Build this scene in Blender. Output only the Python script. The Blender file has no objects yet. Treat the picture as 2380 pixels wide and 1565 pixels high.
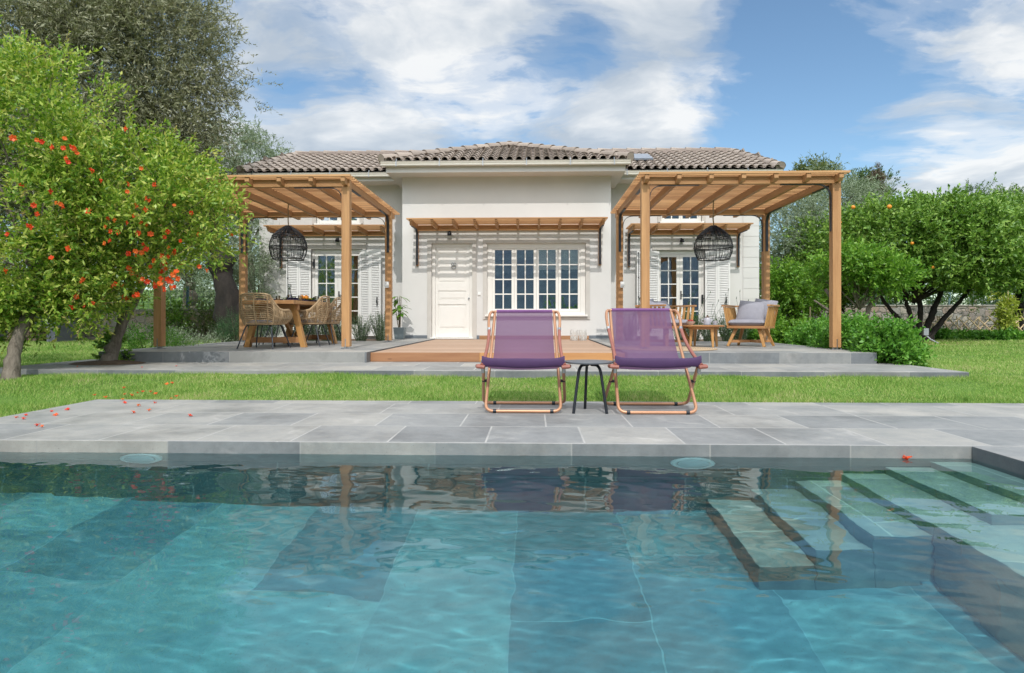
import bpy, math, random
import numpy as np
from mathutils import Vector, Matrix

# ------------------------------------------------------------------ camera, sky, sun, exposure
S = bpy.context.scene
C = S.collection
PI = math.pi
R = math.radians
FPX, UC, VH, EYE, YAW = 1500.0, 1190.0, 742.0, 0.463, R(1.9)   # measured on the photograph at 2380 px width

cam_d = bpy.data.cameras.new('camera')
cam = bpy.data.objects.new('camera', cam_d)
C.objects.link(cam)
S.camera = cam
cam.location = (0, 0, EYE)
cam.rotation_euler = (R(90), 0, YAW)
cam_d.sensor_width = 36
cam_d.lens = FPX / 2380 * 36
cam_d.shift_y = -(782.5 - VH) / 2380
cam_d.clip_start = 0.05
cam_d.clip_end = 3000

W = bpy.data.worlds.new('World')
S.world = W
W.use_nodes = True


def link_nodes(nt):
    nt.nodes.clear()

    def N(t, **kw):
        n = nt.nodes.new(t)
        for k, v in kw.items():
            if k == 'inp':
                for a, b in v.items():
                    if isinstance(b, bpy.types.NodeSocket):
                        nt.links.new(b, n.inputs[a])
                    else:
                        n.inputs[a].default_value = b
            else:
                setattr(n, k, v)
        return n
    return N


def ramp(N, fac, stops, interp='LINEAR'):
    n = N('ShaderNodeValToRGB', inp={0: fac})
    cr = n.color_ramp
    cr.interpolation = interp
    while len(cr.elements) > 1:
        cr.elements.remove(cr.elements[-1])
    for i, (p, c) in enumerate(stops):
        e = cr.elements[0] if i == 0 else cr.elements.new(p)
        e.position = p
        e.color = (c[0], c[1], c[2], 1) if isinstance(c, (tuple, list)) else (c, c, c, 1)
    return n.outputs[0]


def math_(N, op, a, b=0.0, c=0.0, clamp=False):
    n = N('ShaderNodeMath', operation=op, use_clamp=clamp, inp={0: a, 1: b, 2: c})
    return n.outputs[0]


def vmath(N, op, a, b=(0, 0, 0)):
    n = N('ShaderNodeVectorMath', operation=op, inp={0: a, 1: b})
    return n.outputs[0]


def mixc(N, fac, a, b, blend='MIX'):
    n = N('ShaderNodeMix', data_type='RGBA', blend_type=blend)
    nt = n.id_data
    for sock, val in ((n.inputs[0], fac), (n.inputs[6], a), (n.inputs[7], b)):
        if isinstance(val, bpy.types.NodeSocket):
            nt.links.new(val, sock)
        elif isinstance(val, (tuple, list)):
            sock.default_value = (*val[:3], 1)
        else:
            sock.default_value = val
    return n.outputs[2]


def build_world():
    N = link_nodes(W.node_tree)
    sky = N('ShaderNodeTexSky', sky_type='NISHITA', sun_disc=False, sun_elevation=R(50), sun_rotation=R(178),
            altitude=100, air_density=1.0, dust_density=0.3, ozone_density=1.0)
    tc = N('ShaderNodeTexCoord')
    d = tc.outputs['Generated']
    sep = N('ShaderNodeSeparateXYZ', inp={0: d})
    x, y, z = sep.outputs
    # wispy and heaped clouds on a flat cloud layer high above the place
    zz = math_(N, 'ADD', math_(N, 'MAXIMUM', z, 0.0), 0.16)
    px, py = math_(N, 'DIVIDE', x, zz), math_(N, 'DIVIDE', y, zz)
    pl = N('ShaderNodeCombineXYZ', inp={0: px, 1: py, 2: 0.35}).outputs[0]
    warp = N('ShaderNodeTexNoise', inp={'Vector': pl, 'Scale': 1.1, 'Detail': 4.0}).outputs['Color']
    plw = vmath(N, 'ADD', pl, vmath(N, 'SCALE', vmath(N, 'SUBTRACT', warp, (.5, .5, .5))))
    plw.node.inputs[1].links[0].from_node.inputs['Scale'].default_value = 0.55
    n1 = N('ShaderNodeTexNoise', inp={'Vector': plw, 'Scale': 1.15, 'Detail': 9.0, 'Roughness': .56}).outputs[0]
    n2 = N('ShaderNodeTexNoise', inp={'Vector': vmath(N, 'MULTIPLY', plw, (1.0, 2.3, 1)), 'Scale': 2.6, 'Detail': 8.0, 'Roughness': .62}).outputs[0]
    # where the cloud banks hang (azimuth and height of each bank in the sky)
    az = math_(N, 'ARCTAN2', x, y)
    el = math_(N, 'ARCSINE', z)

    def bank(a0, e0, ra, re):
        da = math_(N, 'DIVIDE', math_(N, 'SUBTRACT', az, a0), ra)
        de = math_(N, 'DIVIDE', math_(N, 'SUBTRACT', el, e0), re)
        q = math_(N, 'ADD', math_(N, 'MULTIPLY', da, da), math_(N, 'MULTIPLY', de, de))
        return math_(N, 'EXPONENT', math_(N, 'MULTIPLY', q, -1.0))
    tot = None
    for a0, e0, ra, re, k in BANKS:
        b = math_(N, 'MULTIPLY', bank(a0, e0, ra, re), k)
        tot = b if tot is None else math_(N, 'ADD', tot, b)
    # extra unseen clouds overhead and behind the camera, added for fill light
    over = math_(N, 'ADD', ramp(N, z, [(.55, 0), (.75, .30)]), ramp(N, math_(N, 'MULTIPLY', y, -1.0), [(.0, 0), (.35, .26)]))
    tot = math_(N, 'ADD', tot, over)
    dens = math_(N, 'ADD', math_(N, 'ADD', math_(N, 'MULTIPLY', n1, 1.15), math_(N, 'MULTIPLY', n2, 0.42)), tot)
    mask = ramp(N, math_(N, 'SUBTRACT', dens, 0.42), [(0.34, 0), (0.41, .18), (0.48, .62), (0.555, .95), (1, 1)], 'EASE')
    # cloud bodies: bright tops, greyer thick middles
    thick = N('ShaderNodeTexNoise', inp={'Vector': vmath(N, 'ADD', plw, (3.1, .25, 0)), 'Scale': 2.1, 'Detail': 6.0, 'Roughness': .55}).outputs[0]
    cc = ramp(N, thick, [(0.38, CLOUD_DARK), (0.49, CLOUD_MID), (0.58, CLOUD_LIT)])
    bg1 = N('ShaderNodeBackground', inp={0: mixc(N, 1.0, sky.outputs[0], SKY_TINT, 'MULTIPLY'), 1: SKY_STRENGTH})
    fill_glow = math_(N, 'ADD', ramp(N, math_(N, 'MULTIPLY', y, -1.0), [(.0, 0), (.5, 1)]), ramp(N, z, [(.60, 0), (.85, .5)]))   # unseen clouds overhead and behind brightened to lift the fill light
    bg2 = N('ShaderNodeBackground', inp={0: cc, 1: math_(N, 'MULTIPLY', math_(N, 'ADD', math_(N, 'MULTIPLY', fill_glow, 1.5), 1.0), CLOUD_STRENGTH)})
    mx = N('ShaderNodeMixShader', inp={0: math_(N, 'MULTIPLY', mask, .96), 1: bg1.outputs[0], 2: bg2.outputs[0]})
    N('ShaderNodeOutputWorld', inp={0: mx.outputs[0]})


SKY_STRENGTH = 0.15
SKY_TINT = (.78, .90, .92)
CLOUD_STRENGTH = 1.06
CLOUD_DARK, CLOUD_MID, CLOUD_LIT = (.44, .50, .57), (.60, .64, .68), (.82, .825, .82)
BANKS = [(-.18, .40, .30, .14, .22), (.20, .40, .10, .20, .30), (.10, .26, .16, .06, .14), (-.26, .19, .24, .08, .22), (.38, .28, .12, .22, -.25), (.36, .45, .06, .10, -.2), (-.37, .29, .08, .05, -.16), (.62, .46, .22, .09, .22), (.66, .27, .15, .10, .20), (.52, .17, .12, .04, .10), (-.9, .4, .3, .3, .1)]
build_world()

sun_d = bpy.data.lights.new('sun', 'SUN')
sun = bpy.data.objects.new('sun', sun_d)
C.objects.link(sun)
sun_d.energy = 2.25
sun_d.angle = R(0.5)
sun_d.color = (1.0, .97, .925)
TO_SUN = Vector((0.045, -1.0, 1.2)).normalized()
sun.rotation_euler = TO_SUN.to_track_quat('Z', 'Y').to_euler()
sun.location = (0, -20, 30)

S.view_settings.view_transform = 'Standard'
S.view_settings.look = 'None'
S.view_settings.exposure = 0.17
S.view_settings.gamma = 1
S.render.engine = 'CYCLES'
S.cycles.use_denoising = True
S.cycles.max_bounces = 10
S.cycles.transmission_bounces = 8
S.cycles.transparent_max_bounces = 16
S.cycles.diffuse_bounces = 3
S.cycles.glossy_bounces = 4
S.cycles.sample_clamp_indirect = 6
S.cycles.blur_glossy = 0.6


# ------------------------------------------------------------------ pixels of the photograph -> points of the place
_s, _c = math.sin(YAW), math.cos(YAW)


def G(u, v, z):
    """point of the horizontal plane z seen at pixel (u, v)"""
    D = FPX * (EYE - z) / (v - VH)
    k = (u - UC) / FPX
    return Vector((D * (-_s + _c * k), D * (_c + _s * k), z))


def PY(u, v, Y):
    """point of the vertical plane at depth Y seen at pixel (u, v)"""
    k = (u - UC) / FPX
    D = Y / (_c + _s * k)
    return Vector((D * (-_s + _c * k), Y, EYE + D * (VH - v) / FPX))


def XU(u, Y):
    return PY(u, VH, Y).x


def ZV(u, v, Y):
    return PY(u, v, Y).z


# ------------------------------------------------------------------ mesh helpers
class MB:
    def __init__(self):
        self.v = []
        self.f = []

    def add(self, vs, fs):
        b = len(self.v)
        self.v += [tuple(p) for p in vs]
        self.f += [tuple(i + b for i in f) for f in fs]
        return self

    def box(self, x0, x1, y0, y1, z0, z1):
        vs = [(x, y, z) for z in (z0, z1) for y in (y0, y1) for x in (x0, x1)]
        return self.add(vs, [(0, 2, 3, 1), (4, 5, 7, 6), (0, 1, 5, 4), (2, 6, 7, 3), (0, 4, 6, 2), (1, 3, 7, 5)])

    def bar(self, p, q, w, h, up=(0, 0, 1), w2=None, h2=None):
        p, q, up = Vector(p), Vector(q), Vector(up)
        d = (q - p).normalized()
        s = d.cross(up)
        if s.length < 1e-4:
            s = d.cross(Vector((1, 0, 0)))
        s.normalize()
        t = s.cross(d)
        w2 = w if w2 is None else w2
        h2 = h if h2 is None else h2
        vs = []
        for o, a, b in ((p, w, h), (q, w2, h2)):
            vs += [o + s * (i * a / 2) + t * (j * b / 2) for i, j in ((-1, -1), (1, -1), (1, 1), (-1, 1))]
        return self.add(vs, [(0, 1, 2, 3), (7, 6, 5, 4), (0, 4, 5, 1), (1, 5, 6, 2), (2, 6, 7, 3), (3, 7, 4, 0)])

    def tube(self, pts, r, n=8, closed=False, caps=True):
        pts = [Vector(p) for p in pts]
        m = len(pts)
        rr = r if isinstance(r, (list, tuple)) else [r] * m
        vs, fs = [], []
        prev = None
        for i, p in enumerate(pts):
            if closed:
                d = pts[(i + 1) % m] - pts[i - 1]
            else:
                d = pts[min(i + 1, m - 1)] - pts[max(i - 1, 0)]
            d = d.normalized() if d.length > 1e-9 else Vector((0, 0, 1))
            if prev is None:
                a = d.orthogonal().normalized()
            else:
                a = prev - d * prev.dot(d)
                a = a.normalized() if a.length > 1e-6 else d.orthogonal().normalized()
            prev = a
            b = d.cross(a)
            for k in range(n):
                t = 2 * PI * k / n
                vs.append(p + (a * math.cos(t) + b * math.sin(t)) * rr[i])
        segs = m if closed else m - 1
        for i in range(segs):
            j = (i + 1) % m
            for k in range(n):
                k2 = (k + 1) % n
                fs.append((i * n + k, i * n + k2, j * n + k2, j * n + k))
        if caps and not closed:
            fs.append(tuple(range(n - 1, -1, -1)))
            fs.append(tuple((m - 1) * n + k for k in range(n)))
        return self.add(vs, fs)

    def lathe(self, prof, c=(0, 0, 0), n=24):
        vs, fs = [], []
        for r, z in prof:
            for k in range(n):
                t = 2 * PI * k / n
                vs.append((c[0] + r * math.cos(t), c[1] + r * math.sin(t), c[2] + z))
        for i in range(len(prof) - 1):
            for k in range(n):
                k2 = (k + 1) % n
                fs.append((i * n + k, i * n + k2, (i + 1) * n + k2, (i + 1) * n + k))
        if prof[0][0] > 1e-4:
            fs.append(tuple(range(n - 1, -1, -1)))
        if prof[-1][0] > 1e-4:
            fs.append(tuple((len(prof) - 1) * n + k for k in range(n)))
        return self.add(vs, fs)

    def prism(self, poly, z0, z1):
        n = len(poly)
        vs = [(x, y, z0) for x, y in poly] + [(x, y, z1) for x, y in poly]
        fs = [tuple(range(n - 1, -1, -1)), tuple(range(n, 2 * n))]
        fs += [(i, (i + 1) % n, n + (i + 1) % n, n + i) for i in range(n)]
        return self.add(vs, fs)

    def grid(self, fn, nu, nv):
        vs = [fn(i / nu, j / nv) for j in range(nv + 1) for i in range(nu + 1)]
        fs = [(j * (nu + 1) + i, j * (nu + 1) + i + 1, (j + 1) * (nu + 1) + i + 1, (j + 1) * (nu + 1) + i)
              for j in range(nv) for i in range(nu)]
        return self.add(vs, fs)

    def build(self, name, mat, parent=None, smooth=False, bevel=0, loc=None, world=False):
        me = bpy.data.meshes.new(name)
        off = Vector((0, 0, 0))
        q = parent if world else None
        while q is not None:
            off += q.location
            q = q.parent
        me.from_pydata([(a - off.x, b - off.y, c - off.z) for a, b, c in self.v], [], self.f)
        me.update()
        if mat is not None:
            me.materials.append(mat)
        o = bpy.data.objects.new(name, me)
        C.objects.link(o)
        if parent is not None:
            o.parent = parent
        if loc is not None:
            o.location = loc
        if smooth:
            me.polygons.foreach_set('use_smooth', [True] * len(me.polygons))
            if smooth != 'all':
                me.set_sharp_from_angle(angle=R(40))
        if bevel:
            b = o.modifiers.new('bevel', 'BEVEL')
            b.width = bevel
            b.segments = 2
            b.limit_method = 'ANGLE'
        return o


def tag(o, label=None, cat=None, group=None, kind=None):
    if label:
        o['label'] = label
    if cat:
        o['category'] = cat
    if group:
        o['group'] = group
    if kind:
        o['kind'] = kind
    return o


def thing(name, label, cat, loc=(0, 0, 0), rz=0.0, group=None):
    o = bpy.data.objects.new(name, None)
    C.objects.link(o)
    o.empty_display_size = .1
    o.location = loc
    o.rotation_euler = (0, 0, rz)
    return tag(o, label, cat, group)


def copy_tree(o, parent=None, label=None):
    c = o.copy()
    C.objects.link(c)
    c.parent = parent
    if label:
        c['label'] = label
    for ch in list(o.children):
        copy_tree(ch, c)
    return c


def mesh_np(name, V, F, mat, parent=None, smooth=False):
    """V (n,3) floats, F (m,k) ints, all faces with k corners"""
    me = bpy.data.meshes.new(name)
    m, k = F.shape
    me.vertices.add(len(V))
    me.vertices.foreach_set('co', V.astype(np.float32).ravel())
    me.loops.add(m * k)
    me.loops.foreach_set('vertex_index', F.astype(np.int32).ravel())
    me.polygons.add(m)
    me.polygons.foreach_set('loop_start', np.arange(0, m * k, k, dtype=np.int32))
    me.polygons.foreach_set('loop_total', np.full(m, k, dtype=np.int32))
    me.update(calc_edges=True)
    me.validate()
    me.materials.append(mat)
    if smooth:
        me.polygons.foreach_set('use_smooth', [True] * len(me.polygons))
    o = bpy.data.objects.new(name, me)
    C.objects.link(o)
    if parent is not None:
        o.parent = parent
    return o


def bez(p0, p1, p2, p3, n=8):
    p0, p1, p2, p3 = map(Vector, (p0, p1, p2, p3))
    out = []
    for i in range(n + 1):
        t = i / n
        out.append(p0 * (1 - t) ** 3 + p1 * 3 * t * (1 - t) ** 2 + p2 * 3 * t * t * (1 - t) + p3 * t ** 3)
    return out


def rounded(pts, r, n=5):
    """polyline with rounded inner corners"""
    pts = [Vector(p) for p in pts]
    out = [pts[0]]
    for i in range(1, len(pts) - 1):
        a, b, c = pts[i - 1], pts[i], pts[i + 1]
        ra = min(r, (a - b).length * .49)
        rc = min(r, (c - b).length * .49)
        s, e = b + (a - b).normalized() * ra, b + (c - b).normalized() * rc
        for k in range(n + 1):
            t = k / n
            out.append(s * (1 - t) ** 2 + b * 2 * t * (1 - t) + e * t * t)
    out.append(pts[-1])
    return out


# ------------------------------------------------------------------ materials
def new_mat(name):
    m = bpy.data.materials.new(name)
    m.use_nodes = True
    return m, link_nodes(m.node_tree)


def finish(N, col, rough=.7, metal=0.0, bump=None, bstr=.3, bdist=.01, spec=.5, **kw):
    inp = {'Base Color': col if isinstance(col, bpy.types.NodeSocket) else (*col, 1), 'Roughness': rough, 'Metallic': metal,
           'Specular IOR Level': spec}
    inp.update(kw)
    if bump is not None:
        b = N('ShaderNodeBump', inp={'Height': bump, 'Strength': bstr, 'Distance': bdist})
        inp['Normal'] = b.outputs[0]
    p = N('ShaderNodeBsdfPrincipled', inp=inp)
    N('ShaderNodeOutputMaterial', inp={0: p.outputs[0]})
    return p


def noise(N, vec, scale, detail=4.0, rough=.55, out=0):
    return N('ShaderNodeTexNoise', inp={'Vector': vec, 'Scale': scale, 'Detail': detail, 'Roughness': rough}).outputs[out]


def objco(N):
    return N('ShaderNodeTexCoord').outputs['Object']


def plain(name, col, rough=.6, metal=0.0, var=.12, scale=12.0, bstr=.1, bscale=60.0, spec=.5, bdist=.002, **kw):
    m, N = new_mat(name)
    co = objco(N)
    n = noise(N, co, scale)
    a = tuple(max(0, c * (1 - var)) for c in col)
    b = tuple(min(1, c * (1 + var)) for c in col)
    c = ramp(N, n, [(.3, a), (.7, b)])
    finish(N, c, rough, metal, noise(N, co, bscale), bstr, bdist, spec, **kw)
    return m


def wood(name, axis, light=(.63, .36, .155), dark=(.36, .175, .068), rough=.55, scale=1.0):
    m, N = new_mat(name)
    co = objco(N)
    st = [9.0, 9.0, 9.0]
    st[axis] = .55
    geo = N('ShaderNodeNewGeometry')
    rnd = geo.outputs['Random Per Island']
    sh = vmath(N, 'ADD', co, N('ShaderNodeCombineXYZ', inp={0: math_(N, 'MULTIPLY', rnd, 7), 1: math_(N, 'MULTIPLY', rnd, 13), 2: math_(N, 'MULTIPLY', rnd, 5)}).outputs[0])
    v = vmath(N, 'MULTIPLY', sh, tuple(s * scale for s in st))
    n1 = noise(N, v, 1.2, 6, .6)
    n2 = noise(N, vmath(N, 'MULTIPLY', sh, tuple(s * scale * 5 for s in st)), 1.5, 4, .6)
    f = math_(N, 'ADD', math_(N, 'MULTIPLY', n1, .7), math_(N, 'MULTIPLY', n2, .3))
    f = math_(N, 'ADD', f, math_(N, 'MULTIPLY', math_(N, 'SUBTRACT', rnd, .5), .34))
    c = ramp(N, f, [(.3, dark), (.52, tuple((a + b) / 2 for a, b in zip(light, dark))), (.72, light)])
    # a few small knots
    k = N('ShaderNodeTexVoronoi', inp={'Vector': vmath(N, 'MULTIPLY', sh, tuple((1.0 if i == axis else 4.0) for i in range(3))), 'Scale': 1.4}).outputs['Distance']
    c = mixc(N, ramp(N, k, [(.0, .75), (.035, .6), (.06, 0)]), c, tuple(x * .45 for x in dark))
    finish(N, c, rough, 0, n2, .25, .003)
    return m


def stone_paving(name, ax, bw=.62, rh=.615, off=(0, 0), base=.20, mortar=(.42, .40, .36), tint=(.97, 1.0, 1.0), msize=.007, rough=.55, tvar=.28):
    """large grey slate slabs: rows along ax[0], each slab its own tone"""
    m, N = new_mat(name)
    co = objco(N)
    s = N('ShaderNodeSeparateXYZ', inp={0: co}).outputs
    p = N('ShaderNodeCombineXYZ', inp={0: math_(N, 'ADD', s[ax[0]], off[0]), 1: math_(N, 'ADD', s[ax[1]], off[1]), 2: 0}).outputs[0]
    br = N('ShaderNodeTexBrick', offset=.37, offset_frequency=2, squash=1.55, squash_frequency=3,
           inp={'Vector': p, 'Color1': (0, 0, 0, 1), 'Color2': (1, 1, 1, 1), 'Mortar': (.5, .5, .5, 1), 'Scale': 1.0, 'Mortar Size': msize,
                'Mortar Smooth': .2, 'Bias': 0, 'Brick Width': bw, 'Row Height': rh})
    tone = N('ShaderNodeSeparateColor', inp={0: br.outputs['Color']}).outputs[0]
    # slab-wise shift of the grain
    sh = vmath(N, 'ADD', co, N('ShaderNodeCombineXYZ', inp={0: math_(N, 'MULTIPLY', tone, 37), 1: math_(N, 'MULTIPLY', tone, 17), 2: math_(N, 'MULTIPLY', tone, 11)}).outputs[0])
    n1 = noise(N, sh, 2.2, 6, .6)
    n2 = noise(N, sh, 14, 6, .65)
    n3 = noise(N, vmath(N, 'MULTIPLY', sh, (3, 9, 5)), 9, 5, .7)
    b = base
    t = tint
    f = math_(N, 'ADD', math_(N, 'MULTIPLY', tone, tvar), math_(N, 'ADD', math_(N, 'MULTIPLY', n1, .50), math_(N, 'MULTIPLY', n2, .30)))
    c = ramp(N, f, [(.25, (b * .55 * t[0], b * .58 * t[1], b * .62 * t[2])), (.5, (b * .88 * t[0], b * .9 * t[1], b * .93 * t[2])), (.68, (b * 1.15 * t[0], b * 1.13 * t[1], b * 1.1 * t[2])), (.85, (b * 1.4 * t[0], b * 1.34 * t[1], b * 1.26 * t[2]))])
    # thin pale veins
    w = N('ShaderNodeTexWave', wave_type='BANDS', bands_direction='DIAGONAL', inp={'Vector': sh, 'Scale': .55, 'Distortion': 9.0, 'Detail': 4.0, 'Detail Scale': 1.6}).outputs['Fac']
    vein = math_(N, 'MULTIPLY', ramp(N, w, [(.0, 1), (.012, .5), (.03, 0)]), ramp(N, n1, [(.5, 0), (.66, .30)]))
    c = mixc(N, vein, c, (b * 2.1, b * 2.0, b * 1.9))
    # splash marks and worn, dirty patches
    st = ramp(N, noise(N, co, 1.1, 7, .7), [(.38, .72), (.5, 1), (.62, 1), (.75, 1.12)])
    c = mixc(N, .8, c, st, 'MULTIPLY')
    c = mixc(N, ramp(N, noise(N, co, 95, 3, .6), [(.30, .5), (.38, 0)]), c, (b * .5, b * .5, b * .5))
    c = mixc(N, math_(N, 'MULTIPLY', br.outputs['Fac'], ramp(N, noise(N, co, 3.3, 5, .6), [(.3, .35), (.6, 1)])), c, mortar)
    h = math_(N, 'SUBTRACT', math_(N, 'ADD', math_(N, 'MULTIPLY', n2, .5), math_(N, 'MULTIPLY', n3, .5)), math_(N, 'MULTIPLY', br.outputs['Fac'], 1.2))
    rg = ramp(N, n1, [(.3, rough - .12), (.7, rough + .12)])
    finish(N, c, rg, 0, h, .35, .004)
    return m


def rubble(name, tones, mortar=(.36, .33, .28), scale=3.4):
    m, N = new_mat(name)
    co = objco(N)
    wv = vmath(N, 'ADD', vmath(N, 'MULTIPLY', co, (1, 1, 1.35)), vmath(N, 'SCALE', noise(N, co, 2.5, 3, .5, 1)))
    wv.node.inputs[1].links[0].from_node.inputs['Scale'].default_value = .16
    v1 = N('ShaderNodeTexVoronoi', feature='F1', distance='CHEBYCHEV', inp={'Vector': wv, 'Scale': scale, 'Randomness': .8})
    v2 = N('ShaderNodeTexVoronoi', feature='F2', distance='CHEBYCHEV', inp={'Vector': wv, 'Scale': scale, 'Randomness': .8})
    gap = math_(N, 'SUBTRACT', v2.outputs['Distance'], v1.outputs['Distance'])
    mort = ramp(N, gap, [(.0, 1), (.035, .9), (.075, 0)])
    cell = N('ShaderNodeSeparateColor', inp={0: v1.outputs['Color']}).outputs[0]
    c = ramp(N, cell, [(i / (len(tones) - 1), t) for i, t in enumerate(tones)])
    n = noise(N, co, 18, 6, .65)
    c = mixc(N, .55, c, ramp(N, n, [(.3, .35), (.7, .9)]), 'MULTIPLY')
    c = mixc(N, mort, c, mortar)
    h = math_(N, 'ADD', ramp(N, gap, [(.0, 0), (.16, 1)]), math_(N, 'MULTIPLY', n, .5))
    finish(N, c, .85, 0, h, .8, .03)
    return m


def leaf_mat(name, cols, rough=.45, trans=.35, spec=.4):
    m, N = new_mat(name)
    geo = N('ShaderNodeNewGeometry')
    rnd = geo.outputs['Random Per Island']
    n = noise(N, objco(N), 1.6, 3, .5)
    f = math_(N, 'ADD', math_(N, 'MULTIPLY', rnd, .72), math_(N, 'MULTIPLY', math_(N, 'SUBTRACT', n, .3), .5))
    c = ramp(N, f, [(i / (len(cols) - 1), t) for i, t in enumerate(cols)])
    p = N('ShaderNodeBsdfPrincipled', inp={'Base Color': c, 'Roughness': rough, 'Specular IOR Level': spec})
    t = N('ShaderNodeBsdfTranslucent', inp={0: mixc(N, .6, c, (.9, 1, .35), 'MULTIPLY')})
    t2 = N('ShaderNodeMixShader', inp={0: trans, 1: p.outputs[0], 2: t.outputs[0]})
    N('ShaderNodeOutputMaterial', inp={0: t2.outputs[0]})
    return m


def bark_mat(name, a, b, scale=9):
    m, N = new_mat(name)
    co = objco(N)
    v = vmath(N, 'MULTIPLY', co, (1, 1, .35))
    n = noise(N, v, scale, 7, .7)
    c = ramp(N, n, [(.32, a), (.68, b)])
    finish(N, c, .9, 0, n, 1.0, .05)
    return m


M = {}
M['wood_x'] = wood('wood_x', 0)
M['wood_y'] = wood('wood_y', 1)
M['wood_z'] = wood('wood_z', 2)
M['deck_x'] = wood('deck_boards', 0, (.50, .34, .235), (.34, .215, .14), .6)
M['deck_face'] = wood('deck_fascia', 0, (.50, .27, .13), (.27, .12, .055), .45, .6)
M['teak'] = wood('teak', 2, (.60, .34, .12), (.40, .19, .055), .45)
M['teak_x'] = wood('teak_x', 0, (.58, .31, .13), (.36, .16, .06), .45)
M['pave'] = stone_paving('pool_paving_stone', (0, 1), .62, .61, (0.3, .24), .285, (.42, .41, .39), (1.01, 1.0, .96), tvar=.30)
M['pave2'] = stone_paving('path_paving_stone', (0, 1), .62, .61, (0.1, .2), .31, (.46, .45, .42), (1.03, 1.0, .93))
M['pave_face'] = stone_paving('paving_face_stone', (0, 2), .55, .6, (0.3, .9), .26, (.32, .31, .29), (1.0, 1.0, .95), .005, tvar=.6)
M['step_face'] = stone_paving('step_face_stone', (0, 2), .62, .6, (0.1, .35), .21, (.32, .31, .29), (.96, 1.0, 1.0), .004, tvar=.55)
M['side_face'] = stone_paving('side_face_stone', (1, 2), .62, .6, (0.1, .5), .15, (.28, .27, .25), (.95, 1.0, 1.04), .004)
M['pool_floor'] = stone_paving('pool_floor_stone', (1, 0), 1.22, .62, (.2, .1), .235, (.16, .30, .33), (.46, .97, 1.09), .004, tvar=.46)
M['pool_wall'] = stone_paving('pool_wall_stone', (0, 2), .62, .62, (.3, .9), .13, (.16, .22, .22), (.60, 1.0, 1.0), .006)
M['wall'] = plain('render_white', (.655, .64, .61), .85, var=.05, scale=.9, bstr=.25, bscale=140, bdist=.002)
M['trim'] = plain('stone_trim', (.55, .52, .475), .85, var=.05, scale=4, bstr=.2, bscale=90)
M['cream'] = plain('cream_paint', (.80, .775, .72), .45, var=.02, scale=5, bstr=.05)
M['white'] = plain('white_paint', (.80, .79, .76), .4, var=.02, scale=5, bstr=.05)
M['gutter'] = plain('gutter_metal', (.68, .65, .58), .35, var=.03, bstr=.03)
M['iron'] = plain('dark_iron', (.055, .06, .07), .42, .6, var=.25, bstr=.15)
M['black'] = plain('black_metal', (.018, .021, .027), .38, .3, var=.2, bstr=.08)
M['steel'] = plain('galvanised_steel', (.45, .46, .47), .35, .9, var=.15)
M['rubble_l'] = rubble('rubble_left', [(.55, .45, .33), (.72, .62, .48), (.42, .36, .30), (.66, .50, .36), (.50, .46, .40), (.75, .66, .54)])
M['rubble_r'] = rubble('rubble_right', [(.36, .29, .25), (.50, .42, .36), (.28, .25, .23), (.46, .34, .27), (.40, .38, .35), (.55, .48, .40)], (.20, .19, .17), 3.0)


def struct(o):
    return tag(o, kind='structure')

# ------------------------------------------------------------------ ground, paving, pool
Z_POOLDECK, Z_PATH, Z_WATER, Z_FLOOR = -.31, -.15, -.387, -1.53
PX0, PX1, PY0, PY1 = -3.75, XU(2258, 4.02), -.6, 4.02     # pool opening
GRASS_Z = -.335


def ground_h(x, y):
    def sst(a, b, t):
        t = min(1, max(0, (t - a) / (b - a)))
        return t * t * (3 - 2 * t)
    h = GRASS_Z + .115 * sst(6.0, 7.6, y) + .085 * sst(9, 19, y) + .16 * sst(19, 26, y)
    left = sst(-4, -9, x)
    h += left * sst(23, 60, y) * 3.2
    h += sst(60, 300, abs(y)) * 6 if y > 0 else 0
    h += .012 * math.sin(x * 1.3 + y * .7) + .010 * math.sin(x * .6 - y * 1.1)
    if y < 0:
        h -= .35 * sst(0, -6, y) + 4.0 * sst(-6, -60, y)
    r = math.hypot(x, y)
    return h


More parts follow.
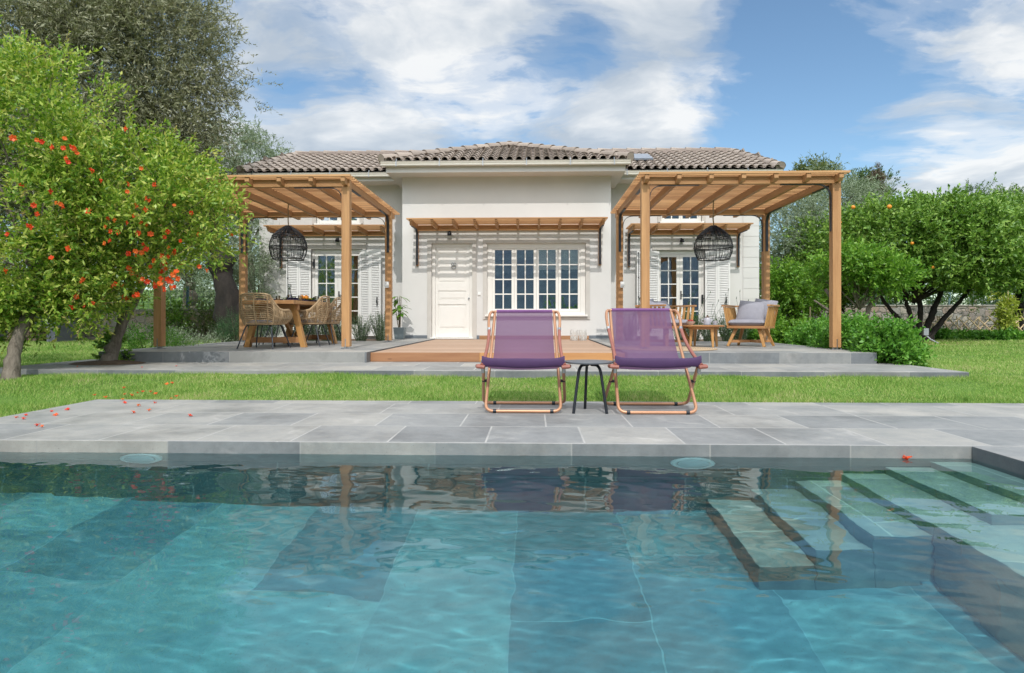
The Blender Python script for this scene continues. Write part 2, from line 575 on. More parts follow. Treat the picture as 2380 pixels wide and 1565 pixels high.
def build_ground():
    xs = [-900, -400, -200, -100, -60, -40, -30] + [(-24 + i) * 1.0 for i in range(48)] + [26, 32, 40, 60, 100, 200, 400, 900]
    ys = [-900, -300, -150, -80, -40, -20, -10, -6, -3, -1.2, -.9] + [4.5] + [5 + i * .75 for i in range(44)] + [40, 45, 52, 60, 80, 120, 200, 400, 900]
    mb = MB()
    nx = len(xs)
    for y in ys:
        for x in xs:
            z = ground_h(x, y)
            if -4.3 < x < 9.2 and -1.2 < y < 5.9:
                z = -1.9
            mb.v.append((x, y, z))
    for j in range(len(ys) - 1):
        for i in range(nx - 1):
            mb.f.append((j * nx + i, j * nx + i + 1, (j + 1) * nx + i + 1, (j + 1) * nx + i))
    m, N = new_mat('earth_and_turf')
    co = objco(N)
    s = N('ShaderNodeSeparateXYZ', inp={0: co}).outputs
    n = noise(N, co, 1.4, 6, .6)
    n2 = noise(N, co, 22, 5, .65)
    turf = ramp(N, math_(N, 'ADD', math_(N, 'MULTIPLY', n, .5), math_(N, 'MULTIPLY', n2, .5)), [(.3, (.055, .10, .020)), (.52, (.10, .19, .035)), (.72, (.20, .27, .07))])
    straw = ramp(N, n2, [(.3, (.16, .12, .065)), (.5, (.30, .24, .13)), (.7, (.42, .34, .19))])
    # dry mown orchard ground behind the house on the right
    fx = ramp(N, math_(N, 'ADD', math_(N, 'MULTIPLY', s[0], .02), math_(N, 'MULTIPLY', n, .04)), [(.0, 0), (.085, 0), (.115, 1), (.235, 1), (.26, 0)])
    fy = ramp(N, math_(N, 'MULTIPLY', math_(N, 'ADD', s[1], math_(N, 'MULTIPLY', n, 1.5)), .02), [(.32, 0), (.335, 1), (.56, 1), (.62, 0)])
    c = mixc(N, math_(N, 'MULTIPLY', fx, fy), turf, straw)
    finish(N, c, .95, 0, n2, .8, .03, .2)
    return struct(mb.build('ground', m, smooth='all'))


build_ground()


def slab(name, x0, x1, y0, y1, z0, z1, top, face, side):
    """paved slab: each visible face set in its own stone pattern"""
    me = MB().box(x0, x1, y0, y1, z0, z1)
    o = me.build(name, top, bevel=.004)
    for m in (face, side):
        o.data.materials.append(m)
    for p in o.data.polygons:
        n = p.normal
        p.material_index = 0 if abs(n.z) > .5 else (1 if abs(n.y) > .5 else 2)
    return struct(o)


# pool surround: four slabs round the opening (the far one is the one in the picture)
DX0, DX1, DY1 = -4.2, 9.5, 6.08
slab('pool_deck', DX0, DX1, PY1, DY1, -.62, Z_POOLDECK, M['pave'], M['pave_face'], M['side_face'])
slab('pool_deck', PX1, DX1, -3.0, PY1 - .001, -.62, Z_POOLDECK - .0005, M['pave'], M['pave_face'], M['side_face'])
slab('pool_deck', DX0, PX0, -3.0, PY1 - .001, -.62, Z_POOLDECK - .0005, M['pave'], M['pave_face'], M['side_face'])
slab('pool_deck', PX0 + .001, PX1 - .001, -3.0, PY0, -.62, Z_POOLDECK - .001, M['pave'], M['pave_face'], M['side_face'])

# pool basin under the coping
b = MB()
b.box(PX0 - .2, PX1 + .2, PY0 - .2, PY1 + .2, Z_FLOOR - .2, Z_FLOOR)
struct(b.build('pool_floor', M['pool_floor']))
b = MB()
b.box(PX0 - .2, PX1 + .2, PY1, PY1 + .2, Z_FLOOR, -.621)
b.box(PX0 - .2, PX1 + .2, PY0 - .2, PY0, Z_FLOOR, -.621)
struct(b.build('pool_wall', M['pool_wall']))
b = MB()
b.box(PX0 - .2, PX0, PY0, PY1, Z_FLOOR, -.621)
b.box(PX1, PX1 + .2, PY0, PY1, Z_FLOOR, -.621)
mm = stone_paving('pool_side_wall_stone', (1, 2), .62, .62, (.3, .9), .13, (.16, .22, .22), (.60, 1.0, 1.0), .006)
struct(b.build('pool_side_wall', mm))

# stairs and bench on the right of the pool
SY = 3.10
stair = thing('pool_stairs', 'submerged stone stairs and long bench at the right side of the pool', 'pool stairs')
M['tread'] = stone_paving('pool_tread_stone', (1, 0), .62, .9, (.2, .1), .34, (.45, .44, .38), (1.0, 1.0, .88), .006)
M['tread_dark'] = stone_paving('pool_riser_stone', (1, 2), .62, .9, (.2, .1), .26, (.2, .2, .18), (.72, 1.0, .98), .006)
dep = [.10, .26, .42, .58, .75, .92]
xs_ = [2.42, 2.15, 1.88, 1.61, 1.34, 1.07]
for i, (d, xl) in enumerate(zip(dep, xs_)):
    x1 = PX1 if i == 0 else xs_[i - 1]
    y0 = SY if i != 2 else SY
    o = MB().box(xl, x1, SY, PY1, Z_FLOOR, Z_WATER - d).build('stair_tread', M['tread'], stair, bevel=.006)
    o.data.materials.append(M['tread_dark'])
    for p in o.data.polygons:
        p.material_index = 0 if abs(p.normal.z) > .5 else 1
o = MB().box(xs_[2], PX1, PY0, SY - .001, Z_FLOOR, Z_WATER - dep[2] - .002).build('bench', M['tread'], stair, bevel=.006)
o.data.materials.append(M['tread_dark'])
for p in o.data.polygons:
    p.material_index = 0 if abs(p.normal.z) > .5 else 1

# underwater lamps: round white rims on the far wall just below the surface
lamp_m = plain('pool_lamp_glass', (.55, .62, .62), .2, var=.05)
for u in (331, 1609):
    c = PY(u, 1108, PY1)
    t = thing('pool_lamp', 'round white underwater lamp on the far pool wall near the %s' % ('stairs' if u > 900 else 'orange flowering tree side'), 'pool lamp', (c.x, PY1, Z_WATER - .16), 0, 'lamps under the water line')
    def ring(mb, prof, n=32):
        vs, fs = [], []
        for r, y in prof:
            for k in range(n):
                a = 2 * PI * k / n
                vs.append((r * math.cos(a), -y, r * math.sin(a)))
        for i in range(len(prof) - 1):
            for k in range(n):
                fs.append((i * n + k, (i + 1) * n + k, (i + 1) * n + (k + 1) % n, i * n + (k + 1) % n))
        fs.append(tuple((len(prof) - 1) * n + k for k in range(n)))
        mb.add(vs, fs)
    mb = MB(); ring(mb, [(.135, 0), (.135, .02), (.125, .03), (.105, .03), (.10, .022)]); mb.build('rim', M['white'], t, smooth=True)
    mb = MB(); ring(mb, [(.10, .018), (.098, .035), (.07, .05), (.03, .056)]); mb.build('lens', lamp_m, t, smooth=True)

# water body with real ripples
def build_water():
    rng = np.random.default_rng(5)
    nx, ny = 640, 460
    x = np.linspace(PX0 - .003, PX1 + .003, nx)
    # finer rows far away where ripples are seen edge-on
    y = np.linspace(PY0 - .003, PY1 + .003, ny)
    Xg, Yg = np.meshgrid(x, y)
    H = np.zeros_like(Xg)
    for i in range(60):
        lam = .06 * (.9 / .06) ** rng.random()
        a = rng.normal(PI / 2, .75)
        k = 2 * PI / lam
        amp = WAVE * lam
        H += amp * np.sin(k * (np.cos(a) * Xg + np.sin(a) * Yg) + rng.random() * 6.28)
    # calm and livelier patches
    env = .55 + .45 * np.sin(.9 * Xg + 1.0) * np.sin(.8 * Yg + .6)
    H = H * (.5 + .6 * env)
    V = np.stack([Xg, Yg, Z_WATER + H], -1).reshape(-1, 3)
    idx = np.arange(nx * ny).reshape(ny, nx)
    F = np.stack([idx[:-1, :-1], idx[:-1, 1:], idx[1:, 1:], idx[1:, :-1]], -1).reshape(-1, 4)
    rim = np.concatenate([idx[0, :], idx[1:, -1], idx[-1, -2::-1], idx[-2:0:-1, 0]])
    low = V[rim].copy(); low[:, 2] = Z_FLOOR - .1
    b0 = len(V)
    V = np.concatenate([V, low])
    n = len(rim)
    j = np.arange(n)
    F2 = np.stack([rim, b0 + j, b0 + (j + 1) % n, rim[(j + 1) % n]], -1)
    c = np.array([[idx[0, 0], 0, 0, 0]])
    corners = [0, nx - 1, nx - 1 + ny - 1, 2 * (nx - 1) + ny - 1]
    F3 = np.array([[b0 + corners[0], b0 + corners[3], b0 + corners[2], b0 + corners[1]]])
    me_o = mesh_np('pool_water', V, np.concatenate([F, F2]), M_water(), smooth=False)
    me = me_o.data
    import bmesh
    bm = bmesh.new(); bm.from_mesh(me); bm.verts.ensure_lookup_table()
    bm.faces.new([bm.verts[b0 + k] for k in range(n - 1, -1, -1)])
    bmesh.ops.recalc_face_normals(bm, faces=bm.faces)
    bm.to_mesh(me); bm.free()
    for p in me.polygons:
        p.use_smooth = p.normal.z > .5
    if WATER_MODE == 'mnee':
        me_o.cycles.is_caustics_caster = True
        sun_d.cycles.is_caustics_light = True
        for o in bpy.data.objects:
            if o.name.startswith(('pool_floor', 'pool_wall', 'pool_side', 'stair_tread', 'bench')):
                o.cycles.is_caustics_receiver = True
    return struct(me_o)


def M_water():
    m, N = new_mat('water')
    g = N('ShaderNodeBsdfPrincipled', inp={'Base Color': WATER_COL, 'Roughness': 0.0, 'IOR': 1.333, 'Transmission Weight': 1.0})
    N('ShaderNodeOutputMaterial', inp={'Surface': g.outputs[0]})
    return m


WAVE = .00044
WATER_MODE = 'mnee'
WATER_COL = (.47, .92, .98, 1)
build_water()

# path and terrace
TX0, TX1 = -6.2, XU(2038, 9.0)
PXL, PXR = -6.75, G(2290, 870, Z_PATH).x
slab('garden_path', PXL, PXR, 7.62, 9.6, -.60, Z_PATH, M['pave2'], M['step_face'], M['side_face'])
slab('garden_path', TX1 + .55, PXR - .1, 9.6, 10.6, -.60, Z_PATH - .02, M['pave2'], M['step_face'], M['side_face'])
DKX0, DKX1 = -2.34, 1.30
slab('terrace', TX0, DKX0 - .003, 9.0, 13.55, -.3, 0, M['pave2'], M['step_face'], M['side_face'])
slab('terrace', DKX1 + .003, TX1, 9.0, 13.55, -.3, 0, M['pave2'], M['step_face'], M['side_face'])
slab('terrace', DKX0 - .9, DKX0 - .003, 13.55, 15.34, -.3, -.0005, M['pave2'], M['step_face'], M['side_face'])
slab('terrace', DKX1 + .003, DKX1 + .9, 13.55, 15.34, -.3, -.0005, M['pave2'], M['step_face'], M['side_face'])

dk = thing('wooden_deck', 'reddish brown wooden deck between the two stone terraces before the door', 'deck', (0, 0, 0))
mb = MB()
y = 9.225
while y < 15.2:
    mb.box(DKX0 + .02, DKX1 - .02, y, y + .118, -.045, -.018)
    y += .123
mb.build('deck_boards', M['deck_x'], dk, bevel=.002)
sp = XU(1114, 9.2)
mb = MB(); mb.box(DKX0, sp - .0015, 9.2, 9.223, -.148, -.017); mb.build('fascia_board', M['deck_face'], dk, bevel=.002)
mf2 = wood('deck_fascia_pale', 0, (.66, .36, .14), (.45, .21, .075), .45, .6)
mb = MB(); mb.box(sp + .0015, DKX1, 9.2, 9.223, -.148, -.017); mb.build('fascia_board', mf2, dk, bevel=.002)
mb = MB()
mb.box(DKX0 + .01, DKX1 - .01, 9.23, 15.3, -.13, -.05)
mb.build('joist_frame', M['deck_face'], dk)
# ------------------------------------------------------------------ the house
YC, YW = 15.4, 16.9
BX0, BX1 = XU(935, YC), XU(1420, YC)
HX0, HX1 = XU(605, YW), XU(1762, YW)
house = thing('house', 'white rendered single storey villa with brown tiled roofs and a projecting middle', 'house', ((BX0 + BX1) / 2, YC, 0))

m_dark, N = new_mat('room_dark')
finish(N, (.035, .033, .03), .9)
m_room = plain('unlit_room_wall', (.045, .043, .04), .9)
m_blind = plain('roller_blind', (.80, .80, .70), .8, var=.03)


def glass_mat():
    m, N = new_mat('window_glass')
    fr = N('ShaderNodeFresnel', inp={'IOR': 1.5}).outputs[0]
    f = math_(N, 'ADD', math_(N, 'MULTIPLY', fr, 1.6), .24, clamp=True)
    n = noise(N, objco(N), 1.3, 2)
    bp = N('ShaderNodeBump', inp={'Height': n, 'Strength': .25, 'Distance': .02})
    gl = N('ShaderNodeBsdfGlossy', inp={'Color': (.82, .88, .92, 1), 'Roughness': .0, 'Normal': bp.outputs[0]})
    tr = N('ShaderNodeBsdfTransparent', inp={0: (.92, .95, .93, 1)})
    mx = N('ShaderNodeMixShader', inp={0: f, 1: tr.outputs[0], 2: gl.outputs[0]})
    N('ShaderNodeOutputMaterial', inp={0: mx.outputs[0]})
    return m


M['glass'] = glass_mat()


def wall_holes(x0, x1, z0, z1, Y, holes, depth=.16):
    """wall face at Y (facing -Y) with rectangular openings and their reveals"""
    mb = MB()
    xs = sorted({x0, x1, *[h[0] for h in holes], *[h[1] for h in holes]})
    zs = sorted({z0, z1, *[h[2] for h in holes], *[h[3] for h in holes]})
    for i in range(len(xs) - 1):
        for j in range(len(zs) - 1):
            cx, cz = (xs[i] + xs[i + 1]) / 2, (zs[j] + zs[j + 1]) / 2
            if any(h[0] < cx < h[1] and h[2] < cz < h[3] for h in holes):
                continue
            mb.add([(xs[i], Y, zs[j]), (xs[i + 1], Y, zs[j]), (xs[i + 1], Y, zs[j + 1]), (xs[i], Y, zs[j + 1])], [(0, 1, 2, 3)])
    for a, b, c, d in holes:
        Y2 = Y + depth
        mb.add([(a, Y, c), (a, Y2, c), (a, Y2, d), (a, Y, d)], [(3, 2, 1, 0)])
        mb.add([(b, Y, c), (b, Y2, c), (b, Y2, d), (b, Y, d)], [(0, 1, 2, 3)])
        mb.add([(a, Y, d), (b, Y, d), (b, Y2, d), (a, Y2, d)], [(0, 1, 2, 3)])
        mb.add([(a, Y, c), (b, Y, c), (b, Y2, c), (a, Y2, c)], [(3, 2, 1, 0)])
    return mb


zt = ZV(1050, 566, YC)
door_h = (XU(1003.4, YC), XU(1097.7, YC), -.02, zt)
win_h = (XU(1132.3, YC), XU(1361.2, YC), ZV(1250, 733, YC), zt)
SOF_C, SOF_W = 3.86, 3.985
mb = wall_holes(BX0, BX1, -.3, SOF_C + .05, YC, [door_h, win_h])
mb.add([(BX0, YC, -.3), (BX0, YW, -.3), (BX0, YW, 4.2), (BX0, YC, SOF_C + .05)], [(3, 2, 1, 0)])
mb.add([(BX1, YC, -.3), (BX1, YW, -.3), (BX1, YW, 4.2), (BX1, YC, SOF_C + .05)], [(0, 1, 2, 3)])
mb.build('central_wall', M['wall'], house, world=True)

lf = (XU(723.7, YW), XU(842.7, YW), .01, ZV(780, 579.4, YW))
rf = (XU(1525.4, YW), XU(1637.8, YW), .01, ZV(1580, 582, YW))
z_us = ZV(780, 521, YW)
lu = (XU(735, YW), XU(836, YW), z_us, z_us + .72)
ru = (XU(1537, YW), XU(1631, YW), z_us, z_us + .72)
for nm, x0, x1, hs in (('wing_wall', HX0, BX0, [lf, lu]), ('wing_wall', BX1, HX1, [rf, ru])):
    mb = wall_holes(x0, x1, -.3, SOF_W + .05, YW, hs)
    sx = x0 if x0 < -4 else x1
    mb.add([(sx, YW, -.3), (sx, 22, -.3), (sx, 22, 4.1), (sx, YW, 4.1)], [(3, 2, 1, 0) if sx < 0 else (0, 1, 2, 3)])
    mb.build(nm, M['wall'], house, world=True)
mb = MB(); mb.box(HX0 + .3, HX1 - .3, 21.9, 22, -.3, 4.1)
mb.build('rear_wall', M['wall'], house, world=True)
# room boxes behind the glass, the unlit dark put into their wall colour
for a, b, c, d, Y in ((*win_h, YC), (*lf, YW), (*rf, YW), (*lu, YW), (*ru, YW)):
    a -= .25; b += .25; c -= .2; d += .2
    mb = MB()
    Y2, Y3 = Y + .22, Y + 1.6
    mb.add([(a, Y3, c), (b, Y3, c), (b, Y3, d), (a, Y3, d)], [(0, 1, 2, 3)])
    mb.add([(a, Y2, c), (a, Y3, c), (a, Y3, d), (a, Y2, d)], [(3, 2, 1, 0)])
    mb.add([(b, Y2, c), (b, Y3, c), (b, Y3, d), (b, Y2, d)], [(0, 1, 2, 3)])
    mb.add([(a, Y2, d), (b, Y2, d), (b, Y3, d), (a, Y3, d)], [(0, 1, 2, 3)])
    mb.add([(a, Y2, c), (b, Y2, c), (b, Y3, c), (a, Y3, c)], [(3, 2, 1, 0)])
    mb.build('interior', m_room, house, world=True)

# plinth
mb = MB()
pz = .075
m_pl = plain('slate_plinth', (.16, .18, .20), .6, var=.15, scale=4)
for bb_ in ((BX0 - .012, door_h[0] - .10, YC - .012, YC + .05), (BX0 - .012, BX0 + .05, YC + .051, YW), (door_h[1] + .095, XU(1114.5, YC), YC - .012, YC + .05),
            (DKX1 + .02, BX1 + .012, YC - .012, YC + .05), (BX1 - .05, BX1 + .012, YC + .051, YW)):
    MB().box(*bb_, -.02, pz).build('plinth', m_pl, house, world=True)
mb = MB(); mb.box(XU(1114.5, YC) + .002, DKX1 + .018, YC - .018, YC + .02, -.03, pz - .005)
mb.build('wooden_skirting', M['deck_face'], house, world=True)

# surrounds
def surround(a, b, c, d, Y, w=.10, sill=False, head=None, foot=False):
    mb = MB()
    h = head or w
    y0, y1 = Y - .022, Y + .03
    mb.box(a - w, a, y0, y1, c - (w if sill else 0), d)
    mb.box(b, b + w, y0, y1, c - (w if sill else 0), d)
    mb.box(a - w, b + w, y0, y1, d + .0005, d + h)
    if sill:
        mb.box(a + .0005, b - .0005, y0, y1, c - w, c)
    return mb.build('surround', M['trim'], house, world=True, bevel=.004)


surround(*door_h, YC, .105, head=.115)
surround(*win_h, YC, .10, True, head=.115)
surround(*lf, YW, .11, head=.14)
surround(*rf, YW, .11, head=.14)
surround(*lu, YW, .10)
surround(*ru, YW, .10)
# corner pilasters of block courses
for x0, x1 in ((HX0, XU(650, YW)), (XU(1726.6, YW), HX1)):
    mb = MB()
    z = -.1
    while z < 3.9:
        mb.box(x0 - (.02 if x0 < 0 else -.0), x1 + (.02 if x0 > 0 else 0), YW - .02, YW + .02, z + .0035, min(z + .268, SOF_W))
        z += .27
    mb.build('corner_blocks', M['wall'], house, world=True, bevel=.003)


def leaf_with_panes(mb_f, mb_g, x0, x1, z0, z1, Y, cols, rows, st, top, bot, bar=.028, th=.05):
    """stiles, rails and glazing bars of one leaf; returns the pane rectangle"""
    mb_f.box(x0, x0 + st, Y, Y + th, z0, z1)
    mb_f.box(x1 - st, x1, Y, Y + th, z0, z1)
    mb_f.box(x0 + st, x1 - st, Y, Y + th, z1 - top, z1)
    mb_f.box(x0 + st, x1 - st, Y, Y + th, z0, z0 + bot)
    gx0, gx1, gz0, gz1 = x0 + st, x1 - st, z0 + bot, z1 - top
    for i in range(1, cols):
        x = gx0 + (gx1 - gx0) * i / cols
        mb_f.box(x - bar / 2, x + bar / 2, Y + .012, Y + .038, gz0, gz1)
    for j in range(1, rows):
        z = gz0 + (gz1 - gz0) * j / rows
        mb_f.box(gx0, gx1, Y + .014, Y + .036, z - bar / 2, z + bar / 2)
    mb_g.box(gx0 - .004, gx1 + .004, Y + .022, Y + .028, gz0 - .004, gz1 + .004)


def window(a, b, c, d, Y, leaves, cols, rows, frame=.045, sill=True, name='window', st=.045, top=.05, bot=.055, group=None, bottom=.05, topf=None, gaps=0.0):
    y = Y + .075
    w = bpy.data.objects.new(name, None); C.objects.link(w); w.parent = house
    w.location = Vector(((a + b) / 2, Y, c)) - house.location
    fr, sa, gl = MB(), MB(), MB()
    t = topf or frame
    fr.box(a + .001, a + frame, y, y + .08, c + .001, d - .001)
    fr.box(b - frame, b - .001, y, y + .08, c + .001, d - .001)
    fr.box(a + frame, b - frame, y, y + .08, d - t, d - .001)
    fr.box(a + frame, b - frame, y, y + .08, c + .001, c + bottom)
    lw = (b - a - 2 * frame) / leaves
    for i in range(leaves):
        x0 = a + frame + lw * i + .002
        g = MB()
        leaf_with_panes(sa, g, x0, x0 + lw - .004, c + bottom + .003, d - t - .003, y + .012, cols, rows, st, top, bot)
        g.build('pane', M['glass'], w, world=True)
    fr.build('frame', M['cream'], w, world=True, bevel=.003)
    sa.build('sash', M['cream'], w, world=True, bevel=.003)
    if sill:
        s = MB(); s.box(a - .045, b + .045, Y - .075, Y + .10, c - .03, c + .012)
        s.build('sill', M['cream'], w, world=True, bevel=.005)
    return w


win = window(*win_h, YC, 4, 2, 4, frame=.115, bottom=.085, st=.062, top=.035, bot=.065, topf=.115)
wl = window(*lu, YW, 2, 2, 2, frame=.05)
wr = window(*ru, YW, 2, 2, 2, frame=.05)
fl = window(*lf, YW, 2, 2, 5, frame=.06, sill=False, name='french_door', st=.085, top=.075, bot=.28, bottom=.02, topf=.09)
fr_ = window(*rf, YW, 2, 2, 5, frame=.05, sill=False, name='french_door', st=.08, top=.075, bot=.28, bottom=.02, topf=.09)
# handles on the french doors and blind behind the right half of the big window
for w_, xx in ((fl, (lf[0] + lf[1]) / 2 + .03), (fr_, (rf[0] + rf[1]) / 2 + .03)):
    mb = MB(); mb.box(xx - .015, xx + .015, YW + .07, YW + .085, .98, 1.2); mb.box(xx - .01, xx + .10, YW + .045, YW + .065, 1.09, 1.11)
    mb.build('handle', M['black'], w_, world=True, bevel=.004)
xm = (win_h[0] + win_h[1]) / 2
mb = MB()
zb = ZV(1300, 626, YC)
mb.grid(lambda u, v: (xm + u * (win_h[1] - xm - .1), YC + .165 + .01 * math.sin(v * 3), zb + v * (zt - zb)), 8, 6)
mb.tube([(xm, YC + .175, zb + .012), (win_h[1] - .1, YC + .175, zb + .012)], .012)
mb.build('roller_blind', m_blind, win, world=True, smooth=True)
# curtains
mcur = plain('curtain_cloth', (.36, .30, .21), .9, var=.1)
mcur2 = plain('curtain_cloth_brown', (.34, .20, .13), .9, var=.1)
for w_, (a, b, c, d), mt in ((fl, lf, mcur), (fr_, rf, mcur2)):
    for s in (0, 1):
        x0, x1 = (a + .03, a + .50) if s == 0 else (b - .50, b - .03)
        mb = MB()
        mb.grid(lambda u, v: (x0 + u * (x1 - x0), YW + .34 + .035 * math.sin(u * 34 + .6 * math.sin(v * 3)), c + .02 + v * (d - c)), 60, 4)
        mb.build('curtain', mt, w_, world=True, smooth='all')

# the front door
dr = bpy.data.objects.new('front_door', None); C.objects.link(dr); dr.parent = house
dr.location = Vector(((door_h[0] + door_h[1]) / 2, YC, 0)) - house.location
a, b, c, d = door_h
y = YC + .07
mb = MB()
fw = .075
mb.box(a + .001, a + fw, y, y + .08, .0, d - .001)
mb.box(b - fw, b - .001, y, y + .08, .0, d - .001)
mb.box(a + fw, b - fw, y, y + .08, d - fw, d - .001)
mb.box(a - .03, b + .03, YC - .07, y + .08, -.012, .022)
mb.build('frame', M['cream'], dr, world=True, bevel=.004)
mb = MB()
x0, x1, z0, z1 = a + fw + .003, b - fw - .003, .028, d - fw - .004
yl = y + .02
mb.box(x0, x1, yl + .018, yl + .045, z0, z1)


def zz_(v):
    return ZV(1050, v, YC + .1)


rails = [(z0, zz_(763)), (zz_(705), zz_(693.5)), (zz_(652), zz_(641)), (zz_(596), z1)]
px0, px1 = XU(1018.5, yl), XU(1083, yl)
mb.box(x0, px0, yl, yl + .0175, z0, z1)
mb.box(px1, x1, yl, yl + .0175, z0, z1)
bands = [z0, .20, zz_(708), zz_(692.5), zz_(664), zz_(658), zz_(694)]
# rails between the three panels
zl0, zl1 = ZV(1050, 764, yl), ZV(1050, 702, yl)
zm0, zm1 = ZV(1050, 676 + 0, yl), ZV(1050, 674, yl)
P = [(ZV(1050, 770, yl), ZV(1050, 699, yl)), (ZV(1050, 694 - 1, yl) - .0, ZV(1050, 674, yl)), (ZV(1050, 660, yl), ZV(1050, 587, yl))]
P = [(ZV(1050, 764, yl), ZV(1050, 708, yl)), (ZV(1050, 697, yl), ZV(1050, 676, yl)), (ZV(1050, 657, yl), ZV(1050, 587.5, yl))]
zz = z0
for p0, p1 in P:
    mb.box(px0 + .0005, px1 - .0005, yl + .0005, yl + .0175, zz, p0)
    zz = p1
    mb.box(px0 + .022, px1 - .022, yl + .008, yl + .0178, p0 + .022, p1 - .022)
    mb.box(px0 + .05, px1 - .05, yl + .004, yl + .0079, p0 + .05, p1 - .05)
mb.box(px0 + .0005, px1 - .0005, yl + .0005, yl + .0175, zz, z1)
mb.build('door_leaf', M['cream'], dr, world=True, bevel=.004)
kc = PY(1054.7, 619, yl)
mb = MB()
for s in (-1, 1):
    mb.tube([(kc.x + s * .028 + .024 * math.cos(t * PI / 5), yl - .01, kc.z + .045 + .034 * math.sin(t * PI / 5)) for t in range(10)], .008, 6, closed=True)
mb.tube([(kc.x + .05 * math.cos(t * PI / 6), yl - .018, kc.z - .025 + .045 * math.sin(t * PI / 6)) for t in range(12)], .010, 6, closed=True)
mb.lathe([(.018, -.01), (.022, 0), (.012, .012)], (kc.x, yl - .005, kc.z + .01), 10)
mb.build('knocker', M['steel'], dr, world=True, smooth=True)
hc = PY(1090, 694, yl)
mb = MB(); mb.tube([(hc.x, yl - .03, hc.z), (hc.x, yl + .003, hc.z)], .022, 14)
mb.build('handle', M['steel'], dr, world=True, smooth=True)

# bell plate and plastic boxes
c_ = PY(1114, 683, YC)
mb = MB(); mb.box(c_.x - .035, c_.x + .035, YC - .018, YC + .005, c_.z - .04, c_.z + .03); mb.box(c_.x - .012, c_.x + .012, YC - .022, YC - .018, c_.z - .02, c_.z + .01)
mb.build('switch_plate', M['white'], house, world=True, bevel=.004)


# shutters
def shutter(xh, z0, z1, side, Y, w=.62, ang=14, rod=False):
    """bifold louvred shutter, hinged at xh, folded back along the wall to one side"""
    s = bpy.data.objects.new('shutter', None); C.objects.link(s); s.parent = house
    s.location = Vector((xh, Y - .03, z0)) - house.location
    s.rotation_euler = (0, 0, R(ang) * (1 if side < 0 else -1))
    H = z1 - z0
    lw = w / 2
    for k in range(2):
        f, l = MB(), MB()
        xa, xb = side * (k * lw + .002), side * ((k + 1) * lw - .002)
        x0, x1 = min(xa, xb), max(xa, xb)
        st = .042
        f.box(x0, x0 + st, -.035, 0, 0, H)
        f.box(x1 - st, x1, -.035, 0, 0, H)
        f.box(x0 + st, x1 - st, -.0345, -.0005, H - .12, H)
        f.box(x0 + st, x1 - st, -.0345, -.0005, 0, .10)
        f.box(x0 + st, x1 - st, -.0345, -.0005, H * .5 - .04, H * .5 + .02) if False else None
        z = .115
        while z < H - .135:
            l.add([(x0 + st, -.034, z), (x1 - st, -.034, z), (x1 - st, -.004, z + .034), (x0 + st, -.004, z + .034),
                   (x0 + st, -.034, z + .006), (x1 - st, -.034, z + .006), (x1 - st, -.004, z + .040), (x0 + st, -.004, z + .040)],
                  [(0, 3, 2, 1), (4, 5, 6, 7), (0, 1, 5, 4), (2, 3, 7, 6), (0, 4, 7, 3), (1, 2, 6, 5)])
            z += .0445
        f.build('leaf_frame', M['white'], s, bevel=.002)
        l.build('louvres', M['white'], s)
    f = MB()
    if rod:
        xr = side * (w - .04)
        f.tube([(xr, -.045, .15), (xr, -.045, H - .05)], .007, 6)
        for z in (.2, .75, 1.0, 1.5, H - .07):
            f.box(xr - .015, xr + .015, -.05, -.034, z, z + .03)
        f.bar((xr, -.05, .95), (xr + .09, -.09, 1.05), .02, .02)
    else:
        xr = side * (w - .10)
        f.box(xr - .012, xr + .012, -.06, -.036, .78, 1.02)
        f.box(xr - .02, xr + .02, -.065, -.05, .86, .94)
    f.build('shutter_bolt', M['black'], s, bevel=.003)


shutter(lf[0] - .0, .02, lf[3] - .03, -1, YW, rod=True)
shutter(lf[1] - .06, .02, lf[3] - .03, 1, YW)
shutter(rf[0] + .06, .02, rf[3] - .03, -1, YW, rod=True)
shutter(rf[1] + .0, .02, rf[3] - .03, 1, YW)
for (a, b, c, d) in (lf, rf):
    x = a + .055 if a < 0 else b - .05
    for z in (.95, 1.95) if a < 0 else (1.0,):
        mb = MB(); mb.box(x - .018, x + .018, YW + .02, YW + .07, z - .14, z + .10)
        mb.tube([(x, YW + .03, z), (x - .05 * (1 if a < 0 else -1), YW + .02, z)], .012, 8)
        mb.build('shutter_hook', M['black'], house, world=True, bevel=.006)


